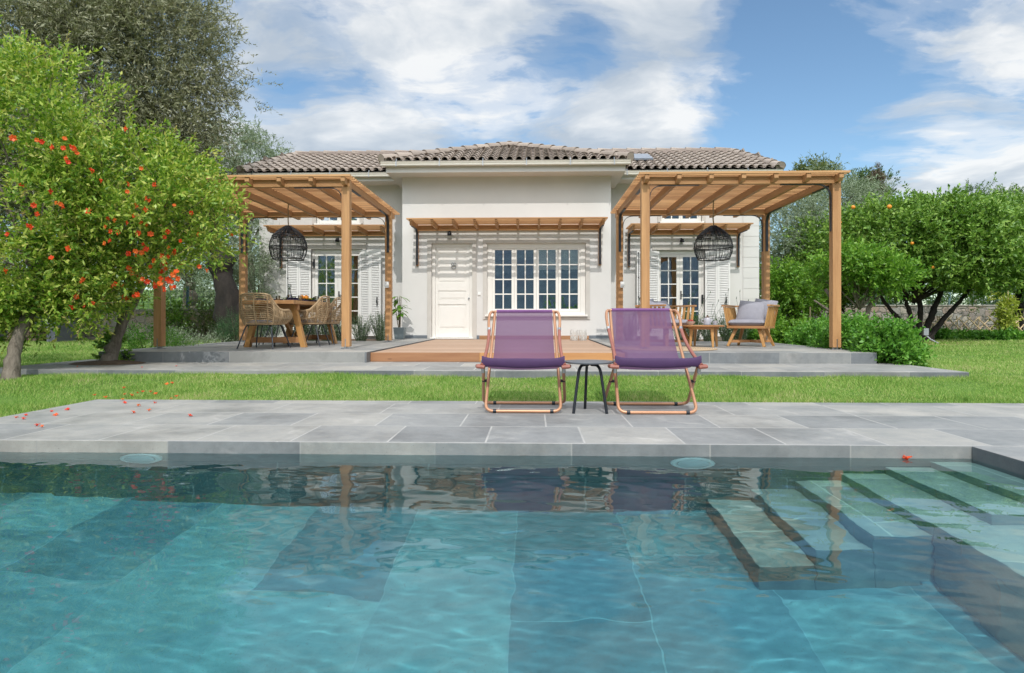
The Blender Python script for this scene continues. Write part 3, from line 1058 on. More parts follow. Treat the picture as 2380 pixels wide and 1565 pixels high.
# awnings: timber pergola hoods bolted to the wall over the doors
def awning(xb0, xb1, Y, zl, n_raf, proj=.92, legl=True, legr=True):
    a = bpy.data.objects.new('timber_awning', None); C.objects.link(a); a.parent = house
    a.location = Vector(((xb0 + xb1) / 2, Y, zl)) - house.location
    mb = MB(); mb.box(xb0, xb1, Y - .045, Y - .001, zl, zl + .135)
    mb.build('ledger', M['wood_x'], a, world=True, bevel=.003)
    for i in range(n_raf):
        mb = MB()
        x = xb0 + .025 + (xb1 - xb0 - .05) * i / (n_raf - 1)
        y0 = Y - proj
        pr = [(Y - .046, zl + .02), (Y - .046, zl + .135), (y0, zl + .135), (y0, zl + .095), (y0 + .035, zl + .085), (y0 + .035, zl + .055), (y0 + .07, zl + .045), (y0 + .07, zl + .02)]
        n = len(pr)
        vs = [(x - .025, p, q) for p, q in pr] + [(x + .025, p, q) for p, q in pr]
        mb.add(vs, [tuple(range(n)), tuple(range(2 * n - 1, n - 1, -1))] + [(i_, n + i_, n + (i_ + 1) % n, (i_ + 1) % n) for i_ in range(n)])
        mb.build('rafter', M['wood_y'], a, world=True, bevel=.002)
    mb = MB()
    for k in range(7):
        y0 = Y - proj - .03 + k * (proj - .06) / 6.4
        mb.box(xb0 - .06, xb1 + .06, y0, y0 + .065, zl + .1355, zl + .165)
    mb.build('slats', M['wood_x'], a, world=True, bevel=.002)
    for x, on in ((xb0 + .025, legl), (xb1 - .025, legr)):
        if not on:
            continue
        mb = MB(); mb.box(x - .03, x + .03, Y - .06, Y - .001, zl - .84, zl - .001)
        mb.build('wall_post', M['wood_z'], a, world=True, bevel=.003)
        mb = MB()
        pts = rounded([(x, Y - .066, zl - .82), (x, Y - .066, zl + .012), (x, Y - .70, zl + .012)], .16, 8)
        for p, q in zip(pts[:-1], pts[1:]):
            mb.bar(p, q, .05, .01, (1, 0, 0) if False else ((0, 1, 0) if abs((q - p).z) > abs((q - p).y) else (0, 0, 1)))
        mb.build('bracket', M['iron'], a, world=True)
    return a


zl = ZV(1180, 536, YC - .02)
awning(XU(972.8, YC) - .05, XU(1391.5, YC) + .05, YC, zl, 10)
zw = ZV(780, 549.5, YW)
awning(XU(652, YW), XU(906, YW), YW, zw, 6, legr=False)
awning(XU(1459, YW), XU(1717, YW), YW, zw, 6)

# round spot lamps above the doors
for u, v, Y in ((1045.5, 544, YC), (786, 559, YW), (1583.5, 560, YW)):
    c_ = PY(u, v, Y)
    l = bpy.data.objects.new('wall_lamp', None); C.objects.link(l); l.parent = house
    l.location = c_ - house.location
    mb = MB(); mb.box(-.025, .025, -.02, 0, .02, .07); mb.tube([(0, -.015, .045), (0, -.06, .05), (0, -.075, .02)], .01, 6)
    mb.build('lamp_mount', M['black'], l, bevel=.003)
    mb = MB(); mb.lathe([(.02, .045), (.04, .035), (.05, 0), (.058, -.045), (.05, -.045), (.042, .0)], (0, -.08, 0), 18)
    mb.build('lamp_shade', M['black'], l, smooth=True)

# ------------------------------------------------------------------ roofs
m_tile, N = new_mat('roof_tile')
geo = N('ShaderNodeNewGeometry')
rnd = geo.outputs['Random Per Island']
n_ = noise(N, objco(N), 3, 6, .65)
n2_ = noise(N, objco(N), 26, 5, .65)
f_ = math_(N, 'ADD', math_(N, 'MULTIPLY', rnd, .35), math_(N, 'ADD', math_(N, 'MULTIPLY', n_, .4), math_(N, 'MULTIPLY', n2_, .3)))
c_t = ramp(N, f_, [(.28, (.26, .215, .18)), (.5, (.335, .275, .23)), (.72, (.40, .335, .28))])
finish(N, c_t, .8, 0, n2_, .3, .005)
m_under, N = new_mat('roof_underlay')
finish(N, (.10, .08, .07), .95)


def barrel(mb, p, q, up, r0, r1, n=7, th=.014, lift=0):
    """half-barrel tile from its low end p to its high end q"""
    p, q, up = Vector(p), Vector(q), Vector(up).normalized()
    d = (q - p).normalized()
    s = d.cross(up).normalized()
    up = s.cross(d)
    vs = []
    for o, r in ((p + up * lift, r0), (q, r1)):
        for rr in (r, r - th):
            for k in range(n):
                a = PI * k / (n - 1)
                vs.append(o + s * (rr * math.cos(a)) + up * (rr * .86 * math.sin(a)))
    fs = []
    for k in range(n - 1):
        fs.append((k, k + 1, 2 * n + k + 1, 2 * n + k))          # top
        fs.append((n + k, 3 * n + k, 3 * n + k + 1, n + k + 1))  # under
        fs.append((k, n + k, n + k + 1, k + 1))                  # low rim
    mb.add(vs, fs)


def slope_tiles(mb, mu, e0, e1, r0, r1, inside, pitch=.214, expo=.345):
    """tiles on the plane with eave e0-e1 and ridge r0-r1 (world points)"""
    e0, e1, r0, r1 = map(Vector, (e0, e1, r0, r1))
    ex = (e1 - e0).normalized()
    nrm = ex.cross(r0 - e0)
    if nrm.z < 0:
        nrm = -nrm
    nrm.normalize()
    upv = nrm.cross(ex)
    if upv.z < 0:
        upv = -upv
    L = (r0 - e0).dot(upv)
    W_ = (e1 - e0).length
    a0, a1 = (r0 - e0).dot(ex), (r1 - e0).dot(ex)
    mu.add([e0 - nrm * .03, e1 - nrm * .03, r1 - nrm * .03, r0 - nrm * .03], [(0, 1, 2, 3)])
    nc = int(W_ / pitch)
    off = (W_ - nc * pitch) / 2 + pitch / 2
    nr = int(L / expo) + 1
    for j in range(nr):
        s0 = j * expo - .04
        s1 = min(s0 + expo + .05, L)
        t = (s0 + .12) / L
        lo, hi = a0 * t + .04, W_ + (a1 - W_) * t - .04
        for i in range(nc):
            x = off + i * pitch
            if x < lo or x > hi:
                continue
            jx = random.uniform(-.003, .003)
            o = e0 + ex * (x + jx)
            barrel(mb, o + upv * s0, o + upv * s1, nrm, .082, .070, lift=.026 + random.uniform(0, .004))
            # shallow pan between two barrels
            p = e0 + ex * (x + pitch / 2)
            q0, q1 = p + upv * s0 + nrm * .012, p + upv * s1 - nrm * .012
            mb.add([q0 - ex * .055 + nrm * .012, q0, q0 + ex * .055 + nrm * .012, q1 - ex * .055 + nrm * .012, q1, q1 + ex * .055 + nrm * .012], [(0, 1, 4, 3), (1, 2, 5, 4)])


def cap_line(mb, p, q, r=.125, step=.34, up=(0, 0, 1), end=True):
    p, q = Vector(p), Vector(q)
    d = (q - p).normalized()
    n = max(1, int((q - p).length / step))
    st = (q - p).length / n
    for i in range(n):
        a = p + d * (st * i)
        barrel(mb, a - d * .02, a + d * (st + .04), up, r, r * .88, n=9, th=.018, lift=.022)
    if end:
        o = p - d * .02
        s = d.cross(Vector(up)).normalized()
        u2 = s.cross(d)
        vs = [o + s * (r * math.cos(PI * k / 8)) + u2 * (r * .86 * math.sin(PI * k / 8) + .02) for k in range(9)]
        mb.add(vs + [o - u2 * .10 + s * r * .6, o - u2 * .10 - s * r * .6], [tuple(range(9)) + (10, 9)])


def mortar_strip(mb, p, q, w=.13, h=.09):
    mb.bar(p, q, w * 1.5, h, (0, 0, 1))


roof_w = bpy.data.objects.new('wing_roof', None); C.objects.link(roof_w); roof_w.parent = house
mb, mu, mc, mm_ = MB(), MB(), MB(), MB()
YE, YR = 16.3, 19.1
ze, zr = 4.235, 5.33
ex0, ex1 = XU(556, YE), XU(1817, YE)
rx0, rx1 = XU(690, YR), XU(1697, YR)
slope_tiles(mb, mu, (ex0, YE, ze), (ex1, YE, ze), (rx0, YR, zr), (rx1, YR, zr), None)
slope_tiles(mb, mu, (ex0, 22.5, ze), (ex0, YE, ze), (rx0, YR + .3, zr), (rx0, YR, zr), None)
slope_tiles(mb, mu, (ex1, YE, ze), (ex1, 22.5, ze), (rx1, YR, zr), (rx1, YR + .3, zr), None)
mu.add([(rx0, YR, zr - .03), (rx1, YR, zr - .03), (ex1, 22.5, ze), (ex0, 22.5, ze)], [(0, 1, 2, 3)])
for p, q in (((ex0 + .03, YE + .02, ze + .03), (rx0, YR, zr + .03)), ((ex1 - .03, YE + .02, ze + .03), (rx1, YR, zr + .03))):
    cap_line(mc, p, q, .135)
    mortar_strip(mm_, p, q)
cap_line(mc, (rx0, YR, zr + .04), (rx1, YR, zr + .04), .13, .42, end=False)
mortar_strip(mm_, (rx0, YR, zr + .03), (rx1, YR, zr + .03), .16, .16)
mb.build('roof_tiles', m_tile, roof_w, world=True, smooth=True)
mu.build('roof_underlay', m_under, roof_w, world=True)
mc.build('ridge_caps', m_tile, roof_w, world=True, smooth=True)
mm_.build('ridge_mortar', plain('ridge_mortar', (.32, .26, .23), .9), roof_w, world=True)

roof_c = bpy.data.objects.new('central_roof', None); C.objects.link(roof_c); roof_c.parent = house
mb, mu, mc, mm_ = MB(), MB(), MB(), MB()
YE2 = 14.82
ze2 = 4.12
cx0, cx1 = XU(884, YE2), XU(1467, YE2)
cxm = (cx0 + cx1) / 2
half = (cx1 - cx0) / 2
YP, zp = YE2 + half, ze2 + half * .372
slope_tiles(mb, mu, (cx0, YE2, ze2), (cx1, YE2, ze2), (cxm, YP, zp), (cxm, YP, zp), None)
slope_tiles(mb, mu, (cx0, 19.5, ze2), (cx0, YE2, ze2), (cxm, 19.5, zp), (cxm, YP, zp), None)
slope_tiles(mb, mu, (cx1, YE2, ze2), (cx1, 19.5, ze2), (cxm, YP, zp), (cxm, 19.5, zp), None)
for p in ((cx0 + .03, YE2 + .03, ze2 + .03), (cx1 - .03, YE2 + .03, ze2 + .03)):
    cap_line(mc, p, (cxm, YP, zp + .03), .135, .38)
    mortar_strip(mm_, p, (cxm, YP, zp + .0))
cap_line(mc, (cxm, YP, zp + .03), (cxm, 19.5, zp + .03), .13, .4, end=False)
mb.build('roof_tiles', m_tile, roof_c, world=True, smooth=True)
mu.build('roof_underlay', m_under, roof_c, world=True)
mc.build('ridge_caps', m_tile, roof_c, world=True, smooth=True)
mm_.build('ridge_mortar', bpy.data.materials['ridge_mortar'], roof_c, world=True)

# eaves: soffit, fascia, gutter
def eaves(x0, x1, ye, y_wall, zs, zf, zg0, zg1, ends=()):
    mb = MB()
    mb.box(x0 + .12, x1 - .12, ye + .16, y_wall, zs, zs + .06)
    mb.box(x0 + .10, x1 - .10, ye + .13, ye + .16, zs + .001, zg1 + .01)
    for x, s in ends:
        mb.box(min(x, x + s * .03), max(x, x + s * .03), ye + .161, y_wall + 1.5, zs + .001, zg1 + .01)
    mb.build('eaves', M['wall'], house, world=True)
    g = MB()
    prof = [(0, 0), (0, -.055), (-.012, -.075), (-.03, -.09), (-.10, -.095), (-.115, -.08), (-.12, -.06), (-.10, -.05), (-.115, -.035), (-.125, -.01), (-.135, 0), (-.125, .004), (-.118, -.008)]
    pts = [(ye + .13 + a, zg1 + b * (zg1 - zg0) / .095) for a, b in prof]
    n = len(pts)
    vs = [(x0, p, q) for p, q in pts] + [(x1, p, q) for p, q in pts]
    g.add(vs, [(i, i + 1, n + i + 1, n + i) for i in range(n - 1)])
    g.add([(x0, pts[0][0], pts[0][1]), (x0, pts[4][0], pts[4][1]), (x0, pts[10][0], pts[10][1])], [(0, 1, 2)])
    g.add([(x1, pts[0][0], pts[0][1]), (x1, pts[4][0], pts[4][1]), (x1, pts[10][0], pts[10][1])], [(0, 2, 1)])
    g.build('gutter', M['gutter'], house, world=True)
    h = MB()
    x = x0 + .35
    while x < x1 - .2:
        h.box(x, x + .022, ye - .008, ye + .125, zg1 - .004, zg1 + .006)
        h.box(x, x + .022, ye - .008, ye - .004, zg0 - .01, zg1)
        h.box(x + .003, x + .019, ye + .04, ye + .06, zg1, zg1 + .07)
        x += 1.0
    h.build('gutter_clips', M['steel'], house, world=True)


eaves(cx0 + .02, cx1 - .02, 14.74, YC, SOF_C, 0, 3.985, 4.095, ends=((cx0 + .12, 1), (cx1 - .12, -1)))
eaves(ex0, cx0 + .25, 16.22, YW, SOF_W, 0, 4.07, 4.18, ends=((ex0 + .10, 1),))
eaves(cx1 - .25, ex1, 16.22, YW, SOF_W, 0, 4.07, 4.18, ends=((ex1 - .10, -1),))
# the soffit of the middle block runs back to the wings
mb = MB()
mb.box(cx0 + .151, BX0, YC, YW, SOF_C + .0, SOF_C + .05)
mb.box(BX1, cx1 - .151, YC, YW, SOF_C + .0, SOF_C + .05)
mb.build('side_soffit', M['wall'], house, world=True)
# roof hatch beside the middle roof
mb = MB()
hx0, hx1 = XU(1470, 17.6), XU(1512, 17.6)
mb.bar(((hx0 + hx1) / 2, 17.2, 4.70), ((hx0 + hx1) / 2, 18.0, 5.02), hx1 - hx0, .06)
mb.build('roof_hatch', plain('hatch_grey', (.22, .25, .30), .4, .2), roof_w, world=True, bevel=.01)
# ------------------------------------------------------------------ pergolas
PYF, PYB = 9.95, 12.88
ZB0, ZB1 = 2.515, 2.635


def pergola(label, xl, xr):
    t = thing('pergola', label, 'pergola', ((xl + xr) / 2, (PYF + PYB) / 2, 0), 0, 'timber pergolas over the terraces')
    w = .0625
    for x in (xl, xr):
        for y in (PYF, PYB):
            mb = MB(); mb.box(x - w, x + w, y - w, y + w, .035, ZB0 - .001)
            p = mb.build('post', M['wood_z'], t, world=True, bevel=.004)
            mb = MB()
            mb.box(x - .085, x + .085, y - .085, y + .085, .0005, .008)
            mb.box(x - .03, x + .03, y - .03, y + .03, .009, .034)
            mb.box(x - .006, x + .006, y - w - .006, y - w - .001, .008, .16)
            for dx in (-.06, .06):
                mb.lathe([(.010, .008), (.010, .018), (.004, .022)], (x + dx, y - .06, 0), 8)
            mb.build('post_foot', M['steel'], p, world=True)
    for y in (PYF, PYB):
        mb = MB(); mb.box(xl - w, xr + w, y - .05, y + .05, ZB0, ZB1 - .0015)
        mb.build('beam', M['wood_x'], t, world=True, bevel=.004)
    for i in range(7):
        x = xl + (xr - xl) * i / 6
        mb = MB()
        y0, y1 = PYF - .21, PYB + .42
        for ya, yb in ((y0, PYF - .0505), (PYF + .0505, PYB - .0505), (PYB + .0505, y1)):
            a = .035 if ya == y0 else 0
            pr = [(ya, ZB1 - .1 + a), (ya, ZB1 - .001), (yb, ZB1 - .001), (yb, ZB1 - .105), (ya + (.05 if a else 0), ZB1 - .105)]
            n = len(pr)
            hw = .032
            mb.add([(x - hw, p, q) for p, q in pr] + [(x + hw, p, q) for p, q in pr],
                   [tuple(range(n)), tuple(range(2 * n - 1, n - 1, -1))] + [(k, n + k, n + (k + 1) % n, (k + 1) % n) for k in range(n)])
        mb.box(x - .032, x + .032, PYF - .05, PYF + .05, ZB1 - .0005, ZB1 + .0005)
        mb.build('rafter', M['wood_y'], t, world=True, bevel=.003)
    mb = MB()
    y = PYF - .225
    while y < PYB + .46:
        mb.box(xl - .12, xr + .12, y, y + .045, ZB1 + .001, ZB1 + .034 + random.uniform(-.001, .001))
        y += .116
    mb.build('slats', M['wood_x'], t, world=True)
    # curved flat-iron braces
    for x, sx in ((xl, 1), (xr, -1)):
        for y, sy in ((PYF, 1), (PYB, -1)):
            px = x + sx * (w + .006)
            pts = rounded([(px, y, ZB0 - .72), (px, y, ZB0 - .007), (px + sx * .75, y, ZB0 - .007)], .22, 9)
            mb = MB()
            for p, q in zip(pts[:-1], pts[1:]):
                mb.bar(p, q + (q - p).normalized() * .002, .05, .010, (sx, 0, 0) if abs((q - p).x) < abs((q - p).z) else (0, 0, 1))
            mb.build('brace', M['iron'], t, world=True)
            py = y + sy * (w + .006)
            pts = rounded([(x, py, ZB0 - .72), (x, py, ZB1 - .112), (x, py + sy * .70, ZB1 - .112)], .22, 9)
            mb = MB()
            for p, q in zip(pts[:-1], pts[1:]):
                mb.bar(p, q + (q - p).normalized() * .002, .05, .010, (0, 1, 0) if abs((q - p).y) < abs((q - p).z) else (0, 0, 1))
            mb.build('brace', M['iron'], t, world=True)
    return t


PLX0, PLX1 = XU(371, PYF), XU(805.5, PYF)
PRX0, PRX1 = XU(1499, PYF), XU(1941, PYF)
pergola('brown timber pergola over the dining table, its left end in the flowering tree', PLX0, PLX1)
pergola('brown timber pergola with slatted roof over the two armchairs, at the right of the house', PRX0, PRX1)
# light sensor boxes on the rear posts
for u, lab in ((899.5, 'small white plastic box on the rear post of the dining pergola'), (1446.5, 'small white plastic box on the rear post of the armchair pergola')):
    c_ = PY(u, 662, PYB - .07)
    mb = MB(); mb.box(c_.x - .04, c_.x + .04, PYB - .10, PYB - .0635, c_.z - .06, c_.z + .06); mb.box(c_.x - .025, c_.x + .025, PYB - .106, PYB - .1, c_.z - .035, c_.z + .035)
    tag(mb.build('junction_box', M['white'], bevel=.006), lab, 'junction box')

# ------------------------------------------------------------------ pendant cages
m_cane = plain('black_cane', (.022, .022, .026), .5, var=.4, bstr=.3)
m_rope = plain('jute_rope', (.30, .20, .11), .9, var=.3, scale=60, bstr=.5)


def pendant(u, yc, label):
    x = XU(u, yc)
    zt_, zb_ = ZV(u, 526, yc), ZV(u, 603, yc)
    H = zt_ - zb_
    t = thing('pendant_lamp', label, 'pendant lamp', (x, yc, zt_), 0, 'black cane pendant lamps')
    rn = random.Random(int(u))

    def rad(s):      # s 0 at the top .. 1 at the bottom
        pts = [(0, .055), (.12, .17), (.3, .272), (.5, .318), (.66, .328), (.82, .312), (1, .268)]
        for (a, ra), (b, rb) in zip(pts[:-1], pts[1:]):
            if s <= b:
                return ra + (rb - ra) * (s - a) / (b - a)
        return pts[-1][1]
    reeds = MB()
    n = 128
    for k in range(n):
        a = 2 * PI * k / n + rn.uniform(-.02, .02)
        rows = [(0, .36), (.30, .66), (.64, 1)]
        for i, (s0, s1) in enumerate(rows):
            if rn.random() < (.05, .22, .25)[i]:
                continue
            da = rn.uniform(-.05, .05)
            pts = []
            for q in range(5):
                s = s0 + (s1 - s0) * q / 4
                r = rad(s) * (1 + rn.uniform(-.006, .006))
                pts.append((r * math.cos(a + da * q / 4), r * math.sin(a + da * q / 4), -H * s))
            reeds.tube(pts, .0028 + (.0015 if i == 0 else 0), 3, caps=False)
    reeds.build('reeds', m_cane, t)
    hoops = MB()
    for s, r in ((.0, .007), (.30, .008), (.36, .006), (.64, .009), (.68, .006), (1, .010)):
        hoops.tube([(rad(s) * math.cos(2 * PI * k / 40), rad(s) * math.sin(2 * PI * k / 40), -H * s + rn.uniform(-.003, .003)) for k in range(40)], r, 6, closed=True)
    hoops.build('hoops', m_cane, t, smooth=True)
    mb = MB(); mb.lathe([(.02, -.02), (.03, -.05), (.03, -.12), (.02, -.14)], (0, 0, 0), 12); mb.build('socket', M['black'], t, smooth=True)
    mb = MB(); mb.lathe([(.012, -.14), (.03, -.17), (.032, -.2), (.02, -.225), (.001, -.232)], (0, 0, 0), 12)
    mb.build('bulb', plain('bulb_glass', (.7, .7, .66), .1), t, smooth=True)
    mb = MB()
    zr_ = ZB1 - zt_
    mb.tube([(.004 * math.sin(k * 1.3), .004 * math.cos(k * 1.7), -.02 + (zr_ + .02) * k / 14) for k in range(15)], .011, 6)
    mb.build('rope', m_rope, t, smooth=True)
    return t


pendant(670, 11.45, 'black woven cane dome lamp hanging over the dining table')
pendant(1658, 11.35, 'black woven cane dome lamp hanging over the coffee table')

# ------------------------------------------------------------------ dining table
m_tt = plain('x', (1, 1, 1))
TXc, TY0, TY1 = XU(619, 10.1), 10.12, 12.33
tb = thing('dining_table', 'long brown wooden trestle dining table under the left pergola', 'dining table', (TXc, (TY0 + TY1) / 2, 0))
TH = ZV(619, 698, TY0)
w = .43
mb = MB()
for k in range(5):
    xa = TXc - w + 2 * w * k / 5
    mb.box(xa + .0015, xa + 2 * w / 5 - .0015, TY0 + .101, TY1 - .101, TH - .058, TH)
mb.box(TXc - w, TXc + w, TY0, TY0 + .099, TH - .059, TH + .0005)
mb.box(TXc - w, TXc + w, TY1 - .099, TY1, TH - .059, TH + .0005)
mb.build('tabletop', M['wood_y'], tb, world=True, bevel=.004)
for y in (10.48, 12.12):
    for s in (-1, 1):
        mb = MB(); mb.bar((TXc + s * .47, y, 0.0), (TXc + s * .29, y, TH - .06), .085, .11, (0, 1, 0))
        for vi in range(len(mb.v)):
            px_, py_, pz_ = mb.v[vi]
            mb.v[vi] = (px_, py_, 0.0 if pz_ < .1 else TH - .0595)
        mb.build('leg', M['teak'], tb, world=True, bevel=.004)
    mb = MB(); mb.box(TXc - .405, TXc + .405, y - .035, y + .035, .075, .165)
    mb.build('crossbar', M['teak_x'], tb, world=True, bevel=.004)
    mb = MB(); mb.box(TXc - .38, TXc + .38, y - .045, y + .045, TH - .15, TH - .061)
    mb.build('crossbar', M['teak_x'], tb, world=True, bevel=.004)
mb = MB(); mb.box(TXc - .04, TXc + .04, 10.5155, 12.084, .08, .16); mb.build('stretcher', M['wood_y'], tb, world=True, bevel=.004)
for ya, yb in ((10.56, 11.25), (12.04, 11.35)):
    mb = MB(); mb.bar((TXc, ya, TH - .12), (TXc, yb, .165), .05, .07, (0, 0, 1)); mb.build('diagonal_brace', M['teak'], tb, world=True, bevel=.003)

# ------------------------------------------------------------------ rattan dining chairs
m_ratt, N = new_mat('rattan')
co = objco(N)
nn = noise(N, vmath(N, 'MULTIPLY', co, (1, 1, 1)), 130, 3)
rnd = N('ShaderNodeNewGeometry').outputs['Random Per Island']
cc_ = ramp(N, math_(N, 'ADD', math_(N, 'MULTIPLY', nn, .6), math_(N, 'MULTIPLY', rnd, .35)), [(.25, (.20, .125, .06)), (.5, (.40, .27, .145)), (.75, (.56, .41, .25))])
finish(N, cc_, .6, 0, nn, .5, .002)
m_pad = plain('seat_pad_cloth', (.20, .19, .21), .9, var=.15)


def rattan_chair(label, loc, rz):
    """sits facing local +Y"""
    t = thing('rattan_chair', label, 'chair', loc, rz, 'rattan dining chairs')

    # top rim, half chair: arm front -> arm rear -> back top corner
    def rim(s):          # s 0..1 from arm front to mid back
        pts = [(.305, .25, .585), (.32, .17, .615), (.325, .0, .605), (.31, -.10, .625), (.275, -.20, .73), (.245, -.265, .83), (.17, -.29, .85), (0, -.30, .855)]
        f = s * (len(pts) - 1)
        i = min(int(f), len(pts) - 2)
        a = f - i
        return Vector(pts[i]).lerp(Vector(pts[i + 1]), a)

    def base(s):
        pts = [(.25, .25, .405), (.27, .15, .39), (.27, .0, .385), (.26, -.10, .385), (.24, -.17, .385), (.215, -.20, .385), (.13, -.215, .385), (0, -.22, .385)]
        f = s * (len(pts) - 1)
        i = min(int(f), len(pts) - 2)
        a = f - i
        return Vector(pts[i]).lerp(Vector(pts[i + 1]), a)

    def P_(s, q, sg):    # shell point, q 0 base .. 1 rim
        p = base(s).lerp(rim(s), q)
        bulge = .045 * math.sin(PI * q) * (1 - .3 * s)
        d = Vector((p.x, p.y, 0)).normalized()
        p = p + d * bulge
        return Vector((p.x * sg, p.y, p.z))
    rails = MB()
    full = [P_(s / 24, 1, 1) for s in range(25)] + [P_(s / 24, 1, -1) for s in range(23, -1, -1)]
    rails.tube(full, .013, 7)
    full = [P_(s / 24, .93, 1) for s in range(25)] + [P_(s / 24, .93, -1) for s in range(23, -1, -1)]
    rails.tube(full, .011, 7)
    full = [P_(s / 24, 0, 1) for s in range(25)] + [P_(s / 24, 0, -1) for s in range(23, -1, -1)]
    rails.tube(full + [full[0]], .013, 7)
    for sg in (-1, 1):
        rails.tube([P_(0, q / 6, sg) for q in range(7)], .011, 6)
        for s in (.36, .58, .78):
            rails.tube([P_(s, q / 8, sg) for q in range(9)], .011, 6)
    rails.tube([P_(1, q / 8, 1) for q in range(9)], .010, 6)
    rails.build('shell_frame', m_ratt, t, smooth=True)
    canes = MB()
    for k in range(1, 14):
        q = k / 14
        s0 = .56
        pts = [P_(s0 + (1 - s0) * i / 10, q, 1) for i in range(11)] + [P_(1 - (1 - s0) * i / 10, q, -1) for i in range(1, 11)]
        canes.tube(pts, .0062, 5)
    for sg in (-1, 1):
        for k in range(22):
            s = .02 + .55 * k / 21
            canes.tube([P_(s + .05 * q / 6, q / 6, sg) for q in range(7)], .0055, 5, caps=False)
        for q in (.38, .42):
            canes.tube([P_(s * .58 / 10, q, sg) for s in range(11)], .006, 5)
    for k in range(12):
        y = .22 - k * .036
        canes.tube([(-.25, y, .39), (.25, y, .39)], .0065, 5)
    canes.build('canes', m_ratt, t, smooth=True)
    mb = MB()
    mb.grid(lambda u, v: ((u - .5) * .42, -.18 + v * .40, .405 + .045 * (1 - (2 * abs(u - .5)) ** 6) * (1 - (2 * abs(v - .5)) ** 6)), 16, 16)
    mb.build('seat_pad', m_pad, t, smooth='all')
    for sx in (-1, 1):
        for sy in (-1, 1):
            mb = MB()
            pts = rounded([(sx * .10, sy * .12, .372), (sx * .21, sy * .16, .37), (sx * .30, sy * .265, .005)], .05, 4)
            mb.tube(pts, .0105, 7)
            mb.build('leg', M['iron'], t, smooth=True)
    mb = MB(); mb.tube([(-.10, -.12, .372), (-.10, .12, .372), (.10, .12, .372), (.10, -.12, .372), (-.10, -.12, .372)], .009, 6)
    mb.build('leg_frame', M['iron'], t)
    return t


ch = rattan_chair('curved rattan chair at the near end of the dining table, seen from behind', (XU(612, 9.98), 10.02, 0), R(-8))
spots = [(-3.86, 11.02, R(92), 'curved rattan chair on the house-door side of the dining table, nearer of two'),
         (-3.84, 11.78, R(90), 'rattan chair at the far right side of the dining table, half behind the post'),
         (TXc * 2 + 3.86, 11.0, R(-90), 'curved rattan chair on the tree side of the dining table, nearer of two'),
         (TXc * 2 + 3.84, 11.8, R(-88), 'curved rattan chair on the tree side of the dining table, farther of two')]
for x, y, rz, lab in spots:
    c = copy_tree(ch, None, lab)
    c.location = (x, y, 0); c.rotation_euler = (0, 0, rz)

# ------------------------------------------------------------------ things on the dining table
m_navy = plain('navy_glaze', (.035, .035, .085), .25, var=.1)
m_tg = new_mat('drinking_glass')
N = m_tg[1]
g_ = N('ShaderNodeMixShader', inp={0: math_(N, 'ADD', math_(N, 'MULTIPLY', N('ShaderNodeFresnel', inp={'IOR': 1.5}).outputs[0], 1.0), .08), 1: N('ShaderNodeBsdfTransparent', inp={0: (.80, .82, .80, 1)}).outputs[0], 2: N('ShaderNodeBsdfGlossy', inp={'Roughness': .03}).outputs[0]})
N('ShaderNodeOutputMaterial', inp={0: g_.outputs[0]})
m_tg = m_tg[0]
m_amber, N = new_mat('amber_glass')
g_ = N('ShaderNodeMixShader', inp={0: .15, 1: N('ShaderNodeBsdfTransparent', inp={0: (.45, .22, .12, 1)}).outputs[0], 2: N('ShaderNodeBsdfGlossy', inp={'Roughness': .03}).outputs[0]})
N('ShaderNodeOutputMaterial', inp={0: g_.outputs[0]})
m_orange = plain('orange_peel', (.80, .28, .02), .45, var=.1, bstr=.4, bscale=150)
m_lemon = plain('lemon_peel', (.80, .58, .04), .45, var=.1, bstr=.4, bscale=150)
m_leafg = leaf_mat('citrus_leaf_table', [(.03, .09, .02), (.07, .16, .03), (.10, .20, .04)])
pi_ = 0
for sx, sd in ((-1, 'tree side'), (1, 'door side')):
    for y, pos in ((10.55, 'near'), (11.2, 'middle'), (11.85, 'far')):
        x = TXc + sx * .26
        mb = MB(); mb.lathe([(.09, 0), (.11, .004), (.145, .018), (.140, .022), (.10, .010), (.0, .009)], (0, 0, 0), 28)
        tag(mb.build('dinner_plate', m_navy, smooth=True, loc=(x, y, TH + .001)), f'dark blue dinner plate on the dining table, {pos} place on the {sd}', 'plate', 'blue dinner plates')
        mb = MB(); mb.lathe([(.05, 0), (.07, .006), (.105, .034), (.10, .036), (.065, .012), (.0, .010)], (0, 0, 0), 28)
        tag(mb.build('soup_bowl', m_navy, smooth=True, loc=(x, y, TH + .012)), f'dark blue bowl stacked on a plate, {pos} place on the {sd}', 'bowl', 'blue bowls')
for u, y, h, lab in ((646, 10.75, .095, 'clear tumbler left of the carafe'), (683, 11.6, .105, 'clear tumbler behind the carafe'), (698, 10.9, .10, 'clear tumbler before the oranges'), (737, 11.2, .10, 'clear tumbler at the right end of the table setting')):
    mb = MB(); mb.lathe([(.026, 0), (.030, .004), (.040, h), (.037, h), (.027, .012), (.0, .012)], (0, 0, 0), 20)
    tag(mb.build('drinking_glass', m_tg, smooth=True, loc=(XU(u, y), y, TH + .001)), lab, 'glass', 'tumblers on the table')
ca = thing('carafe', 'clear glass carafe with amber drink and stopper on the dining table', 'carafe', (XU(673, 10.6), 10.6, TH + .001))
mb = MB(); mb.lathe([(.045, 0), (.055, .02), (.052, .06), (.025, .13), (.018, .18), (.024, .22), (.021, .22), (.015, .18)], (0, 0, 0), 20); mb.build('bottle', m_tg, ca, smooth=True)
mb = MB(); mb.lathe([(.043, .003), (.052, .02), (.049, .058), (.033, .10), (.0, .10)], (0, 0, 0), 20); mb.build('drink', m_amber, ca, smooth=True)
